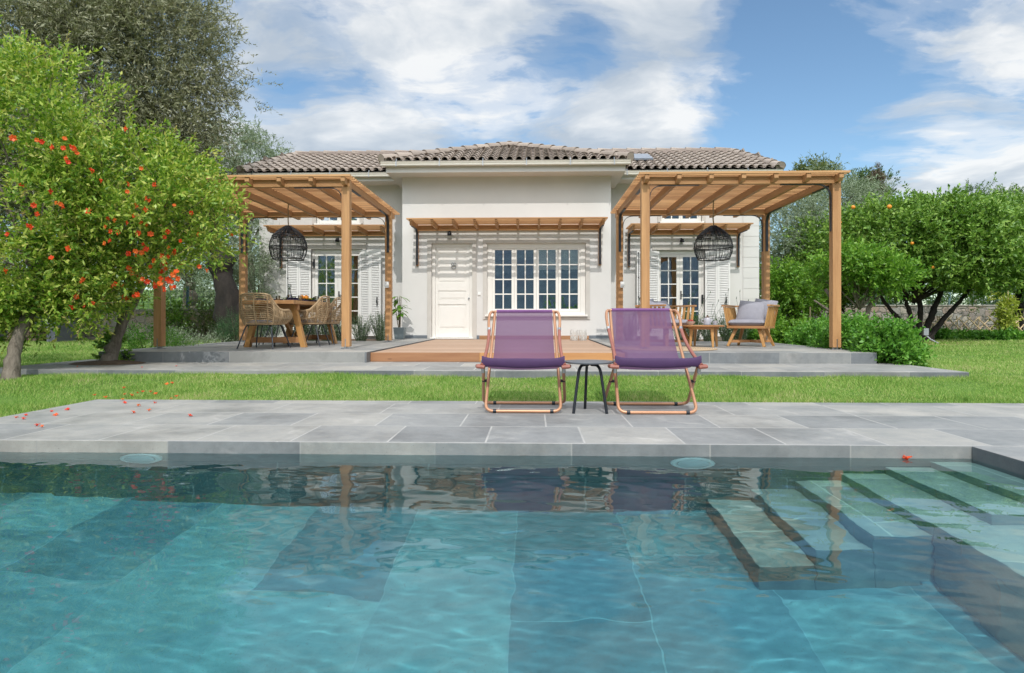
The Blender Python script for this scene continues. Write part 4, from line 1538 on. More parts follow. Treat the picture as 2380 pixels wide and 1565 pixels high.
mb = MB(); mb.lathe([(.012, .20), (.013, .225), (.028, .235), (.028, .275), (.018, .285), (.0, .285)], (0, 0, 0), 14); mb.build('stopper', m_tg, ca, smooth=True)


def ball(r, sq=1.0, n=16):
    mb = MB()
    mb.lathe([(max(.0001, r * math.sin(PI * k / 10)), r * sq * (1 - math.cos(PI * k / 10))) for k in range(11)], (0, 0, 0), n)
    return mb


def leaf_quads(mb, c, n, L, rn, up=.3):
    for k in range(n):
        a = rn.uniform(0, 2 * PI)
        d = Vector((math.cos(a), math.sin(a), rn.uniform(-.1, up))).normalized()
        s = d.cross(Vector((0, 0, 1))).normalized()
        p = Vector(c)
        l = L * rn.uniform(.7, 1.1)
        mb.add([p, p + d * l * .5 + s * l * .22 + Vector((0, 0, .006)), p + d * l, p + d * l * .5 - s * l * .22 + Vector((0, 0, .006))], [(0, 1, 2, 3)])


rn = random.Random(3)
for u, y, r, mt, nm, lab in ((702, 11.15, .042, m_orange, 'orange', 'large orange, left of the pair on the table'), (712, 11.2, .042, m_orange, 'orange', 'orange in the middle of the fruit on the table'),
                             (721, 11.25, .036, m_lemon, 'lemon', 'yellow lemon at the right of the fruit'), (694, 11.0, .034, m_lemon, 'lemon', 'yellow lemon at the left of the fruit')):
    tag(ball(r).build(nm, mt, smooth=True, loc=(XU(u, y), y, TH + .035 if r > .04 else TH + .001)), lab, nm)
mb = MB(); mb.lathe([(.05, 0), (.09, .006), (.15, .03), (.146, .034), (.09, .012), (.0, .011)], (0, 0, 0), 28)
tag(mb.build('fruit_dish', m_navy, smooth=True, loc=(XU(708, 11.2), 11.2, TH + .001)), 'low dark dish under the oranges on the dining table', 'dish')
mb = MB()
for u, y in ((664, 10.9), (668, 11.1), (727, 11.2), (716, 11.1)):
    leaf_quads(mb, (XU(u, y) - XU(690, 11), y - 11, .03), 9, .09, rn, .8)
tag(mb.build('citrus_leaves', m_leafg, loc=(XU(690, 11), 11, TH + .001)), 'green citrus leaves laid round the fruit on the dining table', 'leaves', kind='stuff')

# ------------------------------------------------------------------ armchairs, coffee table, rug
m_cush = plain('grey_cushion_cloth', (.29, .285, .32), .9, var=.06, bstr=.3, bscale=300)
m_pipe = plain('pale_piping', (.42, .41, .44), .9)


def cushion_mesh(w, d, h, n=20, e=5.0, puff=.3):
    mb = MB()
    def fn(u, v, s):
        x, y = 2 * u - 1, 2 * v - 1
        k = (1 - abs(x) ** e) * (1 - abs(y) ** e)
        return (x * w / 2 * (1 - .04 * (1 - abs(y) ** 2) * 0), y * d / 2, s * h / 2 * max(0, k) ** puff)
    for s in (1, -1):
        if s > 0:
            mb.grid(lambda u, v: fn(u, v, 1), n, n)
        else:
            mb.grid(lambda u, v: fn(1 - u, v, -1), n, n)
    return mb


def armchair(label, loc, rz):
    """sits facing local -Y"""
    t = thing('slatted_armchair', label, 'armchair', loc, rz, 'teak armchairs with grey cushions')
    a, zs, zt_ = .315, .345, .69
    mb = MB()
    mb.box(-a, a, -a, -a + .05, zs - .04, zs + .005); mb.box(-a, a, a - .05, a, zs - .04, zs + .005)
    mb.box(-a, -a + .05, -a + .051, a - .051, zs - .04, zs + .005); mb.box(a - .05, a, -a + .051, a - .051, zs - .04, zs + .005)
    for k in range(5):
        mb.box(-a + .051, a - .051, -a + .08 + k * .11, -a + .14 + k * .11, zs - .03, zs)
    mb.build('seat_frame', M['teak_x'], t, bevel=.004)
    for sx in (-1, 1):
        for sy in (-1, 1):
            mb = MB(); mb.bar((sx * .30, sy * .30, 0), (sx * .19, sy * .19, zs - .04), .04, .04, (0, 1, 0), .055, .055)
            mb.build('leg', M['teak'], t, bevel=.004)
    for sg in (-1, 1):
        mb = MB(); mb.bar((-.27, -.27 * sg, .085), (.27, .27 * sg, .085 + (.002 if sg > 0 else 0)), .03, .045 if sg > 0 else .04); mb.build('stretcher', M['teak_x'], t, bevel=.003)
    # slatted sides and back, leaning outwards
    o = .055
    sl = MB()
    for k in range(7):
        q = -a + .03 + k * (2 * a - .06) / 6
        for sx in (-1, 1):
            sl.bar((sx * (a - .012), q, zs - .03), (sx * (a + o), q, zt_ - .02), .018, .045, (0, 1, 0))
        sl.bar((q, a - .012, zs - .03), (q * 1.1, a + o, zt_ - .02), .018, .045, (1, 0, 0))
    sl.build('side_slats', M['teak'], t, bevel=.003)
    rl = MB()
    pts = rounded([(-(a + o + .005), -a - .02, zt_), (-(a + o + .005), a + o, zt_), (a + o + .005, a + o, zt_), (a + o + .005, -a - .02, zt_)], .07, 5)
    for p, q in zip(pts[:-1], pts[1:]):
        rl.bar(p, q + (q - p).normalized() * .001, .045, .03)
    rl.build('arm_rail', M['teak_x'], t, bevel=.004)
    sc = cushion_mesh(.60, .60, .105, e=9, puff=.35).build('seat_cushion', m_cush, t, smooth='all')
    sc.location = (0, -.01, zs + .06)
    mb = MB()
    for z in (.0,):
        mb.tube([(sx * .292, sy * .292, z) for sx, sy in ((-1, -1), (1, -1), (1, 1), (-1, 1))], .006, 5, closed=True)
    mb.build('piping', m_pipe, sc)
    return t


def pillow(label, loc, rot, size=.45):
    o = cushion_mesh(size, size, .17, e=2.6, puff=.75, n=22).build('throw_pillow', m_cush, smooth='all')
    o.location = loc; o.rotation_euler = rot
    return tag(o, label, 'pillow', 'grey throw pillows')


AR = Vector((XU(1747.5, 11.15), 11.2, 0))
AL = Vector((XU(1549, 11.15), 11.2, 0))
r1 = armchair('slatted teak armchair with grey cushion, right of the round coffee table', AR, R(-34))
r2 = copy_tree(r1, None, 'slatted teak armchair with grey cushion, left of the coffee table behind the purple deck chair')
r2.location = AL; r2.rotation_euler = (0, 0, R(36))


def in_chair(base, rz, x, y, z):
    return base + Matrix.Rotation(rz, 3, 'Z') @ Vector((x, y, z))


pillow('grey pillow leaning across the seat of the right armchair', in_chair(AR, R(-34), -.02, .08, .575), (R(60), R(6), R(-30)))
pillow('grey pillow in the back corner of the right armchair', in_chair(AR, R(-34), .16, .20, .61), (R(72), R(8), R(-44)), .40)
pillow('grey pillow leaning across the seat of the left armchair', in_chair(AL, R(36), .0, .08, .575), (R(60), R(-6), R(32)))
pillow('grey pillow in the back corner of the left armchair', in_chair(AL, R(36), -.16, .20, .61), (R(72), R(-8), R(48)), .40)

CT = Vector((XU(1637, 10.85), 10.9, 0))
tc_ = thing('coffee_table', 'round teak coffee table with four tapered legs between the armchairs', 'coffee table', CT)
cz = .362
mb = MB(); mb.lathe([(.0, -.032), (.31, -.032), (.335, -.022), (.338, -.006), (.33, 0), (.0, 0)], (0, 0, cz), 40); mb.build('tabletop', M['teak_x'], tc_, smooth=True)
for k in range(4):
    a = R(20 + 90 * k)
    mb = MB(); mb.bar((.26 * math.cos(a), .26 * math.sin(a), 0), (.23 * math.cos(a), .23 * math.sin(a), cz - .033), .03, .03, (0, 1, 0), .055, .05)
    mb.build('leg', M['teak'], tc_, bevel=.004)
mb = MB(); mb.lathe([(.24, -.07), (.25, -.07), (.25, -.033), (.24, -.033)], (0, 0, cz), 32); mb.build('apron', M['teak_x'], tc_)
m_cer = plain('grey_ceramic', (.42, .42, .45), .35, var=.05)
m_cer2 = plain('pink_ceramic', (.55, .46, .42), .4, var=.05)
m_berry = plain('red_berries', (.35, .03, .02), .35, var=.3)
bw = thing('berry_bowl', 'small pale bowl of red strawberries on the coffee table', 'bowl', (XU(1606, 10.8), 10.82, cz))
mb = MB(); mb.lathe([(.03, 0), (.035, .004), (.07, .045), (.078, .062), (.072, .062), (.03, .012), (.0, .01)], (0, 0, 0), 24); mb.build('bowl', m_cer2, bw, smooth=True)
for k in range(12):
    a = k * 2.4; r = .045 * math.sqrt(k / 12)
    o = ball(.017, 1.15, 10).build('strawberry', m_berry, bw, smooth=True); o.location = (r * math.cos(a), r * math.sin(a), .045 + .012 * (1 - k / 12))
tp = thing('teapot', 'grey ceramic teapot with brown lid on the coffee table', 'teapot', (XU(1645, 10.85), 10.88, cz + .008))
mb = MB(); mb.lathe([(.055, 0), (.06, .01), (.062, .06), (.055, .10), (.042, .118), (.0, .12)], (0, 0, 0), 24); mb.build('pot', m_cer, tp, smooth=True)
mb = MB(); mb.lathe([(.040, .118), (.036, .13), (.01, .137), (.008, .146), (.013, .155), (.0, .16)], (0, 0, 0), 20); mb.build('lid', plain('brown_lid', (.14, .07, .04), .5), tp, smooth=True)
mb = MB(); mb.tube(bez((-.055, 0, .09), (-.11, 0, .10), (-.11, 0, .03), (-.058, 0, .03)), .007, 6); mb.build('handle', m_cer, tp, smooth=True)
mb = MB(); mb.tube(bez((.055, 0, .05), (.08, 0, .06), (.085, 0, .09), (.10, 0, .10)), [.014, .013, .012, .011, .010, .009, .008, .008, .007], 8); mb.build('spout', m_cer, tp, smooth=True)
cu = thing('tea_cup', 'grey tea cup beside the teapot on the coffee table', 'cup', (XU(1661, 10.8), 10.78, cz + .008))
mb = MB(); mb.lathe([(.022, 0), (.025, .004), (.036, .055), (.038, .065), (.034, .064), (.022, .01), (.0, .008)], (0, 0, 0), 20); mb.build('cup', m_cer, cu, smooth=True)
mb = MB(); mb.tube(bez((.034, 0, .055), (.06, 0, .055), (.055, 0, .015), (.028, 0, .02)), .004, 6); mb.build('handle', m_cer, cu, smooth=True)
mb = MB(); mb.lathe([(.08, 0), (.125, .002), (.13, .007), (.0, .006)], (0, 0, 0), 28)
tag(mb.build('serving_plate', m_cer, smooth=True, loc=(XU(1652, 10.82), 10.83, cz + .0005)), 'flat grey plate under the teapot and cup', 'plate')
m_jute, N = new_mat('jute_weave')
co = objco(N)
wv = N('ShaderNodeTexWave', wave_type='RINGS', rings_direction='Z', inp={'Vector': co, 'Scale': 9.0, 'Distortion': .4}).outputs['Fac']
nn = noise(N, co, 60, 4)
finish(N, ramp(N, math_(N, 'ADD', math_(N, 'MULTIPLY', wv, .5), math_(N, 'MULTIPLY', nn, .5)), [(.2, (.30, .20, .11)), (.7, (.56, .42, .27))]), .9, 0, wv, .6, .01)
mb = MB(); mb.lathe([(.80, .001), (.812, .006), (.80, .012), (.4, .0125), (.0, .0125)], (0, 0, 0), 60)
tag(mb.build('jute_rug', m_jute, smooth=True, loc=(2.02, 10.12, 0)), 'round straw coloured jute rug on the stone terrace before the armchairs', 'rug')

# ------------------------------------------------------------------ deck chairs and side table
m_copper = plain('copper_paint', (.52, .27, .155), .38, .35, var=.06, bstr=.05)
m_copper_d = plain('copper_leather', (.30, .105, .075), .5, .0, var=.1)
m_fab, N = new_mat('purple_mesh_fabric')
co = objco(N)
wx = N('ShaderNodeTexWave', wave_type='BANDS', bands_direction='X', inp={'Vector': co, 'Scale': 160.0}).outputs['Fac']
wz = N('ShaderNodeTexWave', wave_type='BANDS', bands_direction='Z', inp={'Vector': co, 'Scale': 160.0}).outputs['Fac']
fc = mixc(N, math_(N, 'MULTIPLY', noise(N, co, 3, 4), .5), (.14, .068, .15), (.185, .092, .19))
p = N('ShaderNodeBsdfPrincipled', inp={'Base Color': fc, 'Roughness': .7, 'Specular IOR Level': .25})
tl = N('ShaderNodeBsdfTranslucent', inp={0: (.27, .135, .28, 1)})
m1 = N('ShaderNodeMixShader', inp={0: .2, 1: p.outputs[0], 2: tl.outputs[0]})
m2 = N('ShaderNodeMixShader', inp={0: math_(N, 'ADD', .10, math_(N, 'MULTIPLY', math_(N, 'MULTIPLY', wx, wz), .20)), 1: m1.outputs[0], 2: N('ShaderNodeBsdfTransparent').outputs[0]})
N('ShaderNodeOutputMaterial', inp={0: m2.outputs[0]})
m_hem = plain('purple_hem', (.055, .022, .08), .75, var=.08, bstr=.2, bscale=300)  # front sleeve: doubled cloth, with the shade of its down-facing side in the colour


def deck_chair(label, loc, rz):
    t = thing('deck_chair', label, 'deck chair', loc, rz, 'purple deck chairs')
    r = .0135
    TA, BF = (.277, .77, .845), (.330, .035, .405)
    mb = MB()
    pts = rounded([(-TA[0], TA[1], TA[2]), (-.312, 0, .016), (.312, 0, .016), (TA[0], TA[1], TA[2])], .075, 7)
    mb.tube(pts, r, 10)
    mb.build('front_frame', m_copper, t, smooth=True)
    mb = MB(); mb.tube([(-TA[0], TA[1], TA[2]), (TA[0], TA[1], TA[2])], .010, 8); mb.build('top_bar', m_copper, t, smooth=True)
    mb = MB()
    pts = rounded([(-BF[0], BF[1], BF[2]), (-.368, .53, .016), (.368, .53, .016), (BF[0], BF[1], BF[2])], .075, 7)
    mb.tube(pts, r, 10)
    mb.build('rear_frame', m_copper, t, smooth=True)
    mb = MB(); mb.tube([(-.315, .01, .42), (.315, .01, .42)], .014, 8); mb.build('seat_bar', m_copper, t, smooth=True)
    for sx in (-1, 1):
        mb = MB()
        mb.tube(bez((sx * .284, .745, .835), (sx * .325, .72, .865), (sx * .335, .63, .775), (sx * .318, .56, .675), 10), [.013] * 11, 9)
        arm = mb.build('armrest', m_copper, t, smooth=True)
        mb = MB(); mb.tube(bez((sx * .318, .56, .675), (sx * .312, .40, .56), (sx * .315, .15, .46), (sx * .340, -.02, .395), 10), .0145, 9)
        mb.tube([(sx * .315, -.03, .380), (sx * .375, -.025, .385), (sx * .382, .02, .385), (sx * .35, .035, .385), (sx * .318, .02, .383)], .0165, 8, closed=False)
        mb.build('arm_wrap', m_copper_d, arm, smooth=True)
        mb = MB(); mb.tube([(sx * .3185, .572, .689), (sx * .3178, .548, .661)], .0165, 9); mb.build('collar', M['steel'], arm, smooth=True)
        mb = MB(); mb.tube([(sx * .334, .02, .435), (sx * .335, .05, .33)], .0155, 9); mb.build('collar', M['steel'], arm, smooth=True)
        mb = MB(); mb.tube([(sx * .302, .222, .245), (sx * .354, .235, .245)], .013, 8); mb.build('pivot', M['black'], t, smooth=True)
        for x_, y_ in ((sx * .235, 0), (sx * .265, .53)):
            mb = MB(); mb.tube([(x_ - .014, y_, .0165), (x_ + .014, y_, .0165)], .0165, 10); mb.build('rubber_foot', M['black'], t, smooth=True)
    # sling: from the top bar down, under, and up to the front bar
    prof = [(TA[1] - .008, TA[2] + .013, .262), (TA[1] - .03, TA[2] - .05, .262), (.66, .685, .264), (.57, .55, .268), (.47, .435, .274), (.38, .365, .282), (.28, .345, .292), (.17, .365, .302), (.08, .41, .312), (.03, .438, .322), (-.002, .444, .334)]
    prof2 = []
    for i in range(len(prof) - 1):
        for k in range(4):
            q = k / 4
            prof2.append(tuple(a + (b - a) * q for a, b in zip(prof[i], prof[i + 1])))
    prof2.append(prof[-1])
    n = len(prof2) - 1

    def fn(u, v):
        y, z, hw = prof2[min(n, int(round(v * n)))]
        x = (2 * u - 1)
        return (x * hw, y + .012 * (1 - x * x) * math.sin(PI * v), z - .012 * (1 - x * x) * math.sin(PI * v))
    mb = MB(); mb.grid(fn, 14, n); mb.build('sling', m_fab, t, smooth='all')
    mb = MB()
    # sewn sleeves
    mb.tube([(x / 10 * .262, TA[1] - .001, TA[2]) for x in range(-10, 11)], .016, 10)
    mb.build('top_hem', m_hem if False else m_fabh, t, smooth=True)
    mb = MB()

    def lip(u, v):
        x = 2 * u - 1
        a = v * 2 * PI
        hgt = .036 + .004 * math.cos(3 * x)
        flare = .018 * abs(x) ** 8
        return (x * .340, .004 - .016 * math.sin(a) - .004 * x * x, .410 + hgt * math.cos(a) + .012 * x * x + flare * math.cos(a))
    mb.grid(lip, 24, 16)
    mb.build('front_hem', m_hem, t, smooth='all')
    return t


m_fabh = plain('purple_sleeve', (.17, .065, .19), .75, var=.08, bstr=.2, bscale=300)
dc = deck_chair('purple fabric deck chair on copper tubes, before the white window', (XU(1216, 5.3), 5.3, Z_POOLDECK), 0)
d2 = copy_tree(dc, None, 'purple fabric deck chair on copper tubes, in front of the armchairs and pergola post')
d2.location = (XU(1529, 5.27), 5.26, Z_POOLDECK); d2.rotation_euler = (0, 0, R(1.0))
d2.scale = (1.02, 1.02, 1.015)

st_ = thing('side_table', 'small round dark metal table on three legs between the deck chairs', 'side table', (XU(1369, 5.42), 5.42, Z_POOLDECK))
mb = MB(); mb.lathe([(.0, .405), (.195, .405), (.206, .410), (.207, .418), (.203, .422), (.0, .420)], (0, 0, 0), 48)
mb.build('tabletop', plain('grey_table_top', (.13, .14, .155), .45, .2, var=.06), st_, smooth=True)
for fx, fy, ex, ey in ((-.138, -.13, -.085, -.075), (.134, -.13, .082, -.075), (-.02, .17, -.012, .085)):
    mb = MB(); mb.tube(rounded([(ex * .2, ey * .2, .392), (ex, ey, .392), (fx, fy, .0)], .085, 8), .0125, 10)
    mb.build('leg', M['black'], st_, smooth=True)

# ------------------------------------------------------------------ filigree lanterns on the deck
m_fil = plain('lantern_metal', (.62, .60, .56), .5, var=.1)


def lantern(u, label):
    c = Vector((XU(u, 14.55), 14.55, -.018))
    t = thing('lantern', label, 'lantern', c, 0, 'white filigree lanterns')
    r, h = .085, .225
    mb = MB(); mb.lathe([(r - .008, 0), (r, .006), (r, .02), (r - .012, .022), (.0, .01)], (0, 0, 0), 24)
    mb.tube([(r * math.cos(2 * PI * k / 24), r * math.sin(2 * PI * k / 24), h) for k in range(24)], .006, 6, closed=True)
    mb.build('rims', m_fil, t, smooth=True)
    mb = MB()
    for k in range(7):
        a0 = 2 * PI * k / 7
        for sg in (-1, 1):
            for (z0, z1) in ((.03, .12), (.12, .215)):
                pts = []
                for i in range(13):
                    q = i / 12
                    sp = .38 * math.sin(q * PI) * sg + .10 * math.sin(q * 2 * PI) * sg
                    pts.append((r * math.cos(a0 + sp), r * math.sin(a0 + sp), z0 + (z1 - z0) * q))
                mb.tube(pts, .0062, 4, caps=False)
        for zc in (.075, .165):
            for sg in (-1, 1):
                mb.tube([(r * math.cos(a0 + sg * (.16 + .10 * math.cos(i * .7))), r * math.sin(a0 + sg * (.16 + .10 * math.cos(i * .7))), zc + .022 * math.sin(i * .7)) for i in range(8)], .005, 4, caps=False)
    mb.build('filigree', m_fil, t)
    mb = MB(); mb.lathe([(.045, .012), (.045, .10), (.0, .10)], (0, 0, 0), 16); mb.build('candle', M['cream'], t, smooth=True)
    mb = MB(); mb.tube(bez((-r, 0, h), (-r, -.03, h + .05), (r, -.03, h + .05), (r, 0, h)), .004, 5); mb.build('handle', m_fil, t, smooth=True)


lantern(1334.7, 'white filigree lantern on the deck, nearer the big window')
lantern(1354.8, 'white filigree lantern on the deck, nearer the pergola post')
bpy.data.materials.remove(m_tt)
# ------------------------------------------------------------------ foliage
def nrm_(a):
    return a / np.maximum(np.linalg.norm(a, axis=-1, keepdims=True), 1e-9)


def leaf_field(pos, d, L, Wd, rng, fold=.18):
    """one bent leaf quad per row"""
    n = len(pos)
    r = nrm_(rng.normal(size=(n, 3)))
    s = nrm_(np.cross(d, r))
    up = np.cross(s, d)
    L = L[:, None]; Wd = Wd[:, None]
    mid = pos + d * L * .45 + up * L * fold * .3
    V = np.stack([pos, mid + s * Wd / 2, pos + d * L, mid - s * Wd / 2], 1).reshape(-1, 3)
    F = np.arange(n * 4).reshape(n, 4)
    return V, F


def clusters(ells, K, rng, shell=.35, front=.0, lump=.16):
    """cluster centres spread near the surface of a union of ellipsoids"""
    E = np.array([e[:6] for e in ells], float)
    w = np.array([(e[3] * e[4] + e[3] * e[5] + e[4] * e[5]) for e in ells])
    out, nor = [], []
    tries = 0
    while len(out) < K and tries < K * 40:
        tries += 1
        i = rng.choice(len(ells), p=w / w.sum())
        d = rng.normal(size=3); d /= np.linalg.norm(d)
        if front and rng.random() < front and d[1] > 0:
            d[1] = -d[1]
        r = 1 - shell * rng.random() ** 1.6
        r *= 1 + lump * math.sin(5 * d[0] + i) * math.sin(6 * d[2] + 2 * i + 3 * d[1])
        p = E[i, :3] + d * E[i, 3:] * r
        deep = False
        for j in range(len(ells)):
            if j != i and (((p - E[j, :3]) / E[j, 3:]) ** 2).sum() < .45:
                deep = True
        if deep:
            continue
        out.append(p); nor.append(d)
    return np.array(out), np.array(nor)


def crown(name, parent, mat, ells, K, twigs, leaves, L, Wd, seed, csize=.3, twig_len=.3, up=.25, spread=.7, shell=.35, front=.5, droop=0.0, lump=.16):
    rng = np.random.default_rng(seed)
    Cc, Nc = clusters(ells, K, rng, shell, front, lump)
    k = len(Cc)
    cs = csize * rng.uniform(.6, 1.3, k)
    c = np.repeat(np.arange(k), twigs)
    n = len(c)
    off = rng.normal(size=(n, 3)) * cs[c][:, None] * np.array([.55, .55, .42])
    base = Cc[c] + off
    td = nrm_(Nc[c] * .55 + rng.normal(size=(n, 3)) * spread + nrm_(off) * .5 + np.array([0, 0, up]))
    tl = twig_len * rng.uniform(.5, 1.25, n)
    t = np.tile(np.linspace(.12, 1, leaves), n)
    ti = np.repeat(np.arange(n), leaves)
    bend = (t ** 2)[:, None] * np.array([0, 0, -droop])
    pos = base[ti] + td[ti] * (tl[ti] * t)[:, None] + bend * tl[ti][:, None]
    m = len(pos)
    ld = nrm_(td[ti] * .75 + rng.normal(size=(m, 3)) * .62)
    V, F = leaf_field(pos, ld, L * rng.uniform(.5, 1.35, m), Wd * rng.uniform(.65, 1.3, m), rng)
    if parent is not None:
        V = V - np.array(parent.location)
    o = mesh_np(name, V, F, mat, parent)
    return o, Cc, Nc


def trunk(parent, mat, paths, name='trunk', n=10, knob=.12, seed=1, world=True):
    """paths: lists of (point, radius); roots at the base"""
    rn = random.Random(seed)
    mb = MB()
    for path in paths:
        pts, rad = [], []
        for i in range(len(path) - 1):
            (p, r), (q, s) = path[i], path[i + 1]
            p, q = Vector(p), Vector(q)
            for k in range(6):
                t = k / 6
                pts.append(p.lerp(q, t) + Vector((rn.gauss(0, r * .13), rn.gauss(0, r * .13), 0)))
                rad.append((r + (s - r) * t) * (1 + rn.uniform(-knob, knob)))
        pts.append(Vector(path[-1][0])); rad.append(path[-1][1])
        mb.tube(pts, rad, n)
    return mb.build(name, mat, parent, smooth='all', world=world)


def limbs_to(base, Cc, count, r0, rng, k=.35):
    out = []
    for i in rng.choice(len(Cc), min(count, len(Cc)), replace=False):
        q = Vector(Cc[i])
        m = Vector(base).lerp(q, .5) + Vector((0, 0, (q - Vector(base)).length * .12))
        out.append([(base, r0), (m, r0 * .55), (q, r0 * .18)])
    return out


M['pome'] = leaf_mat('pomegranate_leaf', [(.06, .15, .015), (.17, .32, .035), (.34, .48, .06), (.54, .60, .13), (.60, .42, .16)], .40, .36)
M['olive'] = leaf_mat('olive_leaf', [(.08, .09, .045), (.17, .18, .095), (.29, .30, .18), (.42, .42, .28), (.38, .30, .15)], .5, .22)
M['olive2'] = leaf_mat('olive_leaf_green', [(.11, .16, .09), (.22, .28, .17), (.34, .41, .28), (.46, .52, .40)], .5, .25)
M['citrus'] = leaf_mat('citrus_leaf', [(.06, .14, .02), (.135, .27, .04), (.26, .42, .07), (.42, .54, .14)], .42, .25, .4)
M['citrus2'] = leaf_mat('citrus_leaf_fresh', [(.06, .16, .015), (.13, .30, .03), (.23, .42, .05), (.36, .52, .09)], .42, .35, .4)
M['mint'] = leaf_mat('herb_leaf', [(.05, .16, .02), (.10, .28, .03), (.18, .40, .05), (.28, .50, .09)], .45, .3)
M['dark_tree'] = leaf_mat('far_tree_leaf', [(.05, .09, .03), (.10, .17, .055), (.18, .26, .09)], .6, .2)
M['euc'] = leaf_mat('gum_leaf', [(.06, .10, .03), (.12, .18, .05), (.22, .25, .09), (.30, .27, .11)], .5, .25)
M['yellow'] = leaf_mat('yellow_leaf', [(.26, .36, .05), (.48, .55, .09), (.66, .62, .16)], .45, .35)
M['silver'] = leaf_mat('silver_leaf', [(.10, .16, .08), (.20, .28, .15), (.36, .43, .28), (.50, .56, .42)], .6, .25)
M['rosem'] = leaf_mat('rosemary_leaf', [(.03, .08, .03), (.06, .14, .05), (.12, .22, .09)], .6, .2)
M['bark'] = bark_mat('grey_bark', (.10, .08, .06), (.27, .23, .18))
M['bark_shaded'] = bark_mat('shaded_olive_bark', (.006, .005, .004), (.035, .027, .021), 5)  # tree shade on the old olive trunk put into the bark colour
M['twig'] = bark_mat('twig_bark', (.12, .09, .06), (.26, .20, .13), 20)

# ---- pomegranate trees with orange flowers
def on_crown(ells, u, v, back=.04):
    k = (u - UC) / FPX
    d = Vector((-_s + _c * k, _c + _s * k, (VH - v) / FPX))
    o = Vector((0, 0, EYE))
    best = None
    for cx, cy, cz, rx, ry, rz in [e[:6] for e in ells]:
        a = Vector(((o.x - cx) / rx, (o.y - cy) / ry, (o.z - cz) / rz)); b = Vector((d.x / rx, d.y / ry, d.z / rz))
        A, B, Q = b.dot(b), 2 * a.dot(b), a.dot(a) - 1
        disc = B * B - 4 * A * Q
        if disc >= 0:
            t = (-B - math.sqrt(disc)) / (2 * A)
            if best is None or t < best:
                best = t
    return None if best is None else o + d * (best - back)


fl_mb = MB()
for k in range(6):
    a = k * PI / 3
    d = Vector((math.cos(a), 0, math.sin(a)))
    s = Vector((-math.sin(a), 0, math.cos(a)))
    y = -.006 * (k % 2)
    fl_mb.add([(0, y, 0), tuple(d * .016 + s * .013 + Vector((0, y - .008, 0))), tuple(d * .030 + s * .005 + Vector((0, y - .002, 0))), tuple(d * .030 - s * .006 + Vector((0, y - .012, 0))), tuple(d * .016 - s * .013 + Vector((0, y - .004, 0)))], [(0, 1, 2, 3, 4)])
fl_mb.lathe([(.004, -.004), (.009, .004), (.007, .014), (.0, .018)], (0, .004, 0), 7)
m_flower, N = new_mat('pomegranate_flower')
rnd = N('ShaderNodeObjectInfo').outputs['Random']
fc = ramp(N, rnd, [(0, (.78, .045, .012)), (.5, (.85, .10, .015)), (1, (.90, .22, .03))])
p = N('ShaderNodeBsdfPrincipled', inp={'Base Color': fc, 'Roughness': .5})
tl = N('ShaderNodeBsdfTranslucent', inp={0: fc})
N('ShaderNodeOutputMaterial', inp={0: N('ShaderNodeMixShader', inp={0: .35, 1: p.outputs[0], 2: tl.outputs[0]}).outputs[0]})


def place_flower(proto, parent, p, sc, rn):
    o = proto.copy() if proto.get('used') else proto
    if proto.get('used'):
        C.objects.link(o)
    proto['used'] = 1
    if 'used' in o and o is not proto:
        del o['used']
    o.parent = parent
    o.location = Vector(p) - parent.location
    o.rotation_euler = (rn.uniform(-.7, .7), rn.uniform(-3, 3), rn.uniform(-.8, .8))
    o.scale = (sc, sc, sc)
    return o


pome_a = [(-7.4, 8.3, 2.45, 1.7, 1.4, 1.75), (-6.2, 8.2, 2.0, 1.3, 1.2, 1.50), (-6.6, 7.9, 1.25, .9, .9, .65), (-6.85, 7.45, .62, .60, .45, .62), (-6.2, 7.9, .85, .6, .5, .5), (-7.4, 7.6, .48, .55, .5, .6), (-5.75, 8.0, .75, .35, .35, .30)]
M['pome_tip'] = leaf_mat('pomegranate_young_leaf', [(.20, .34, .05), (.42, .52, .09), (.56, .50, .14), (.50, .24, .10)], .4, .4)
pome_b = [(-5.3, 8.5, 1.95, 1.0, 1.0, .92), (-4.62, 8.7, 1.72, .52, .7, .52), (-5.75, 8.4, 1.15, .45, .6, .55)]
ga = GRASS_Z + .10
ta = thing('pomegranate_tree', 'large bright green tree dotted with orange flowers at the far left edge', 'tree', (G(25, 882, -.23).x, G(25, 882, -.23).y, -.24))
tbp = thing('pomegranate_tree', 'smaller orange-flowered tree whose branches reach over the left pergola', 'tree', (G(245, 846, -.15).x, G(245, 846, -.15).y, -.16))
rngp = np.random.default_rng(11)
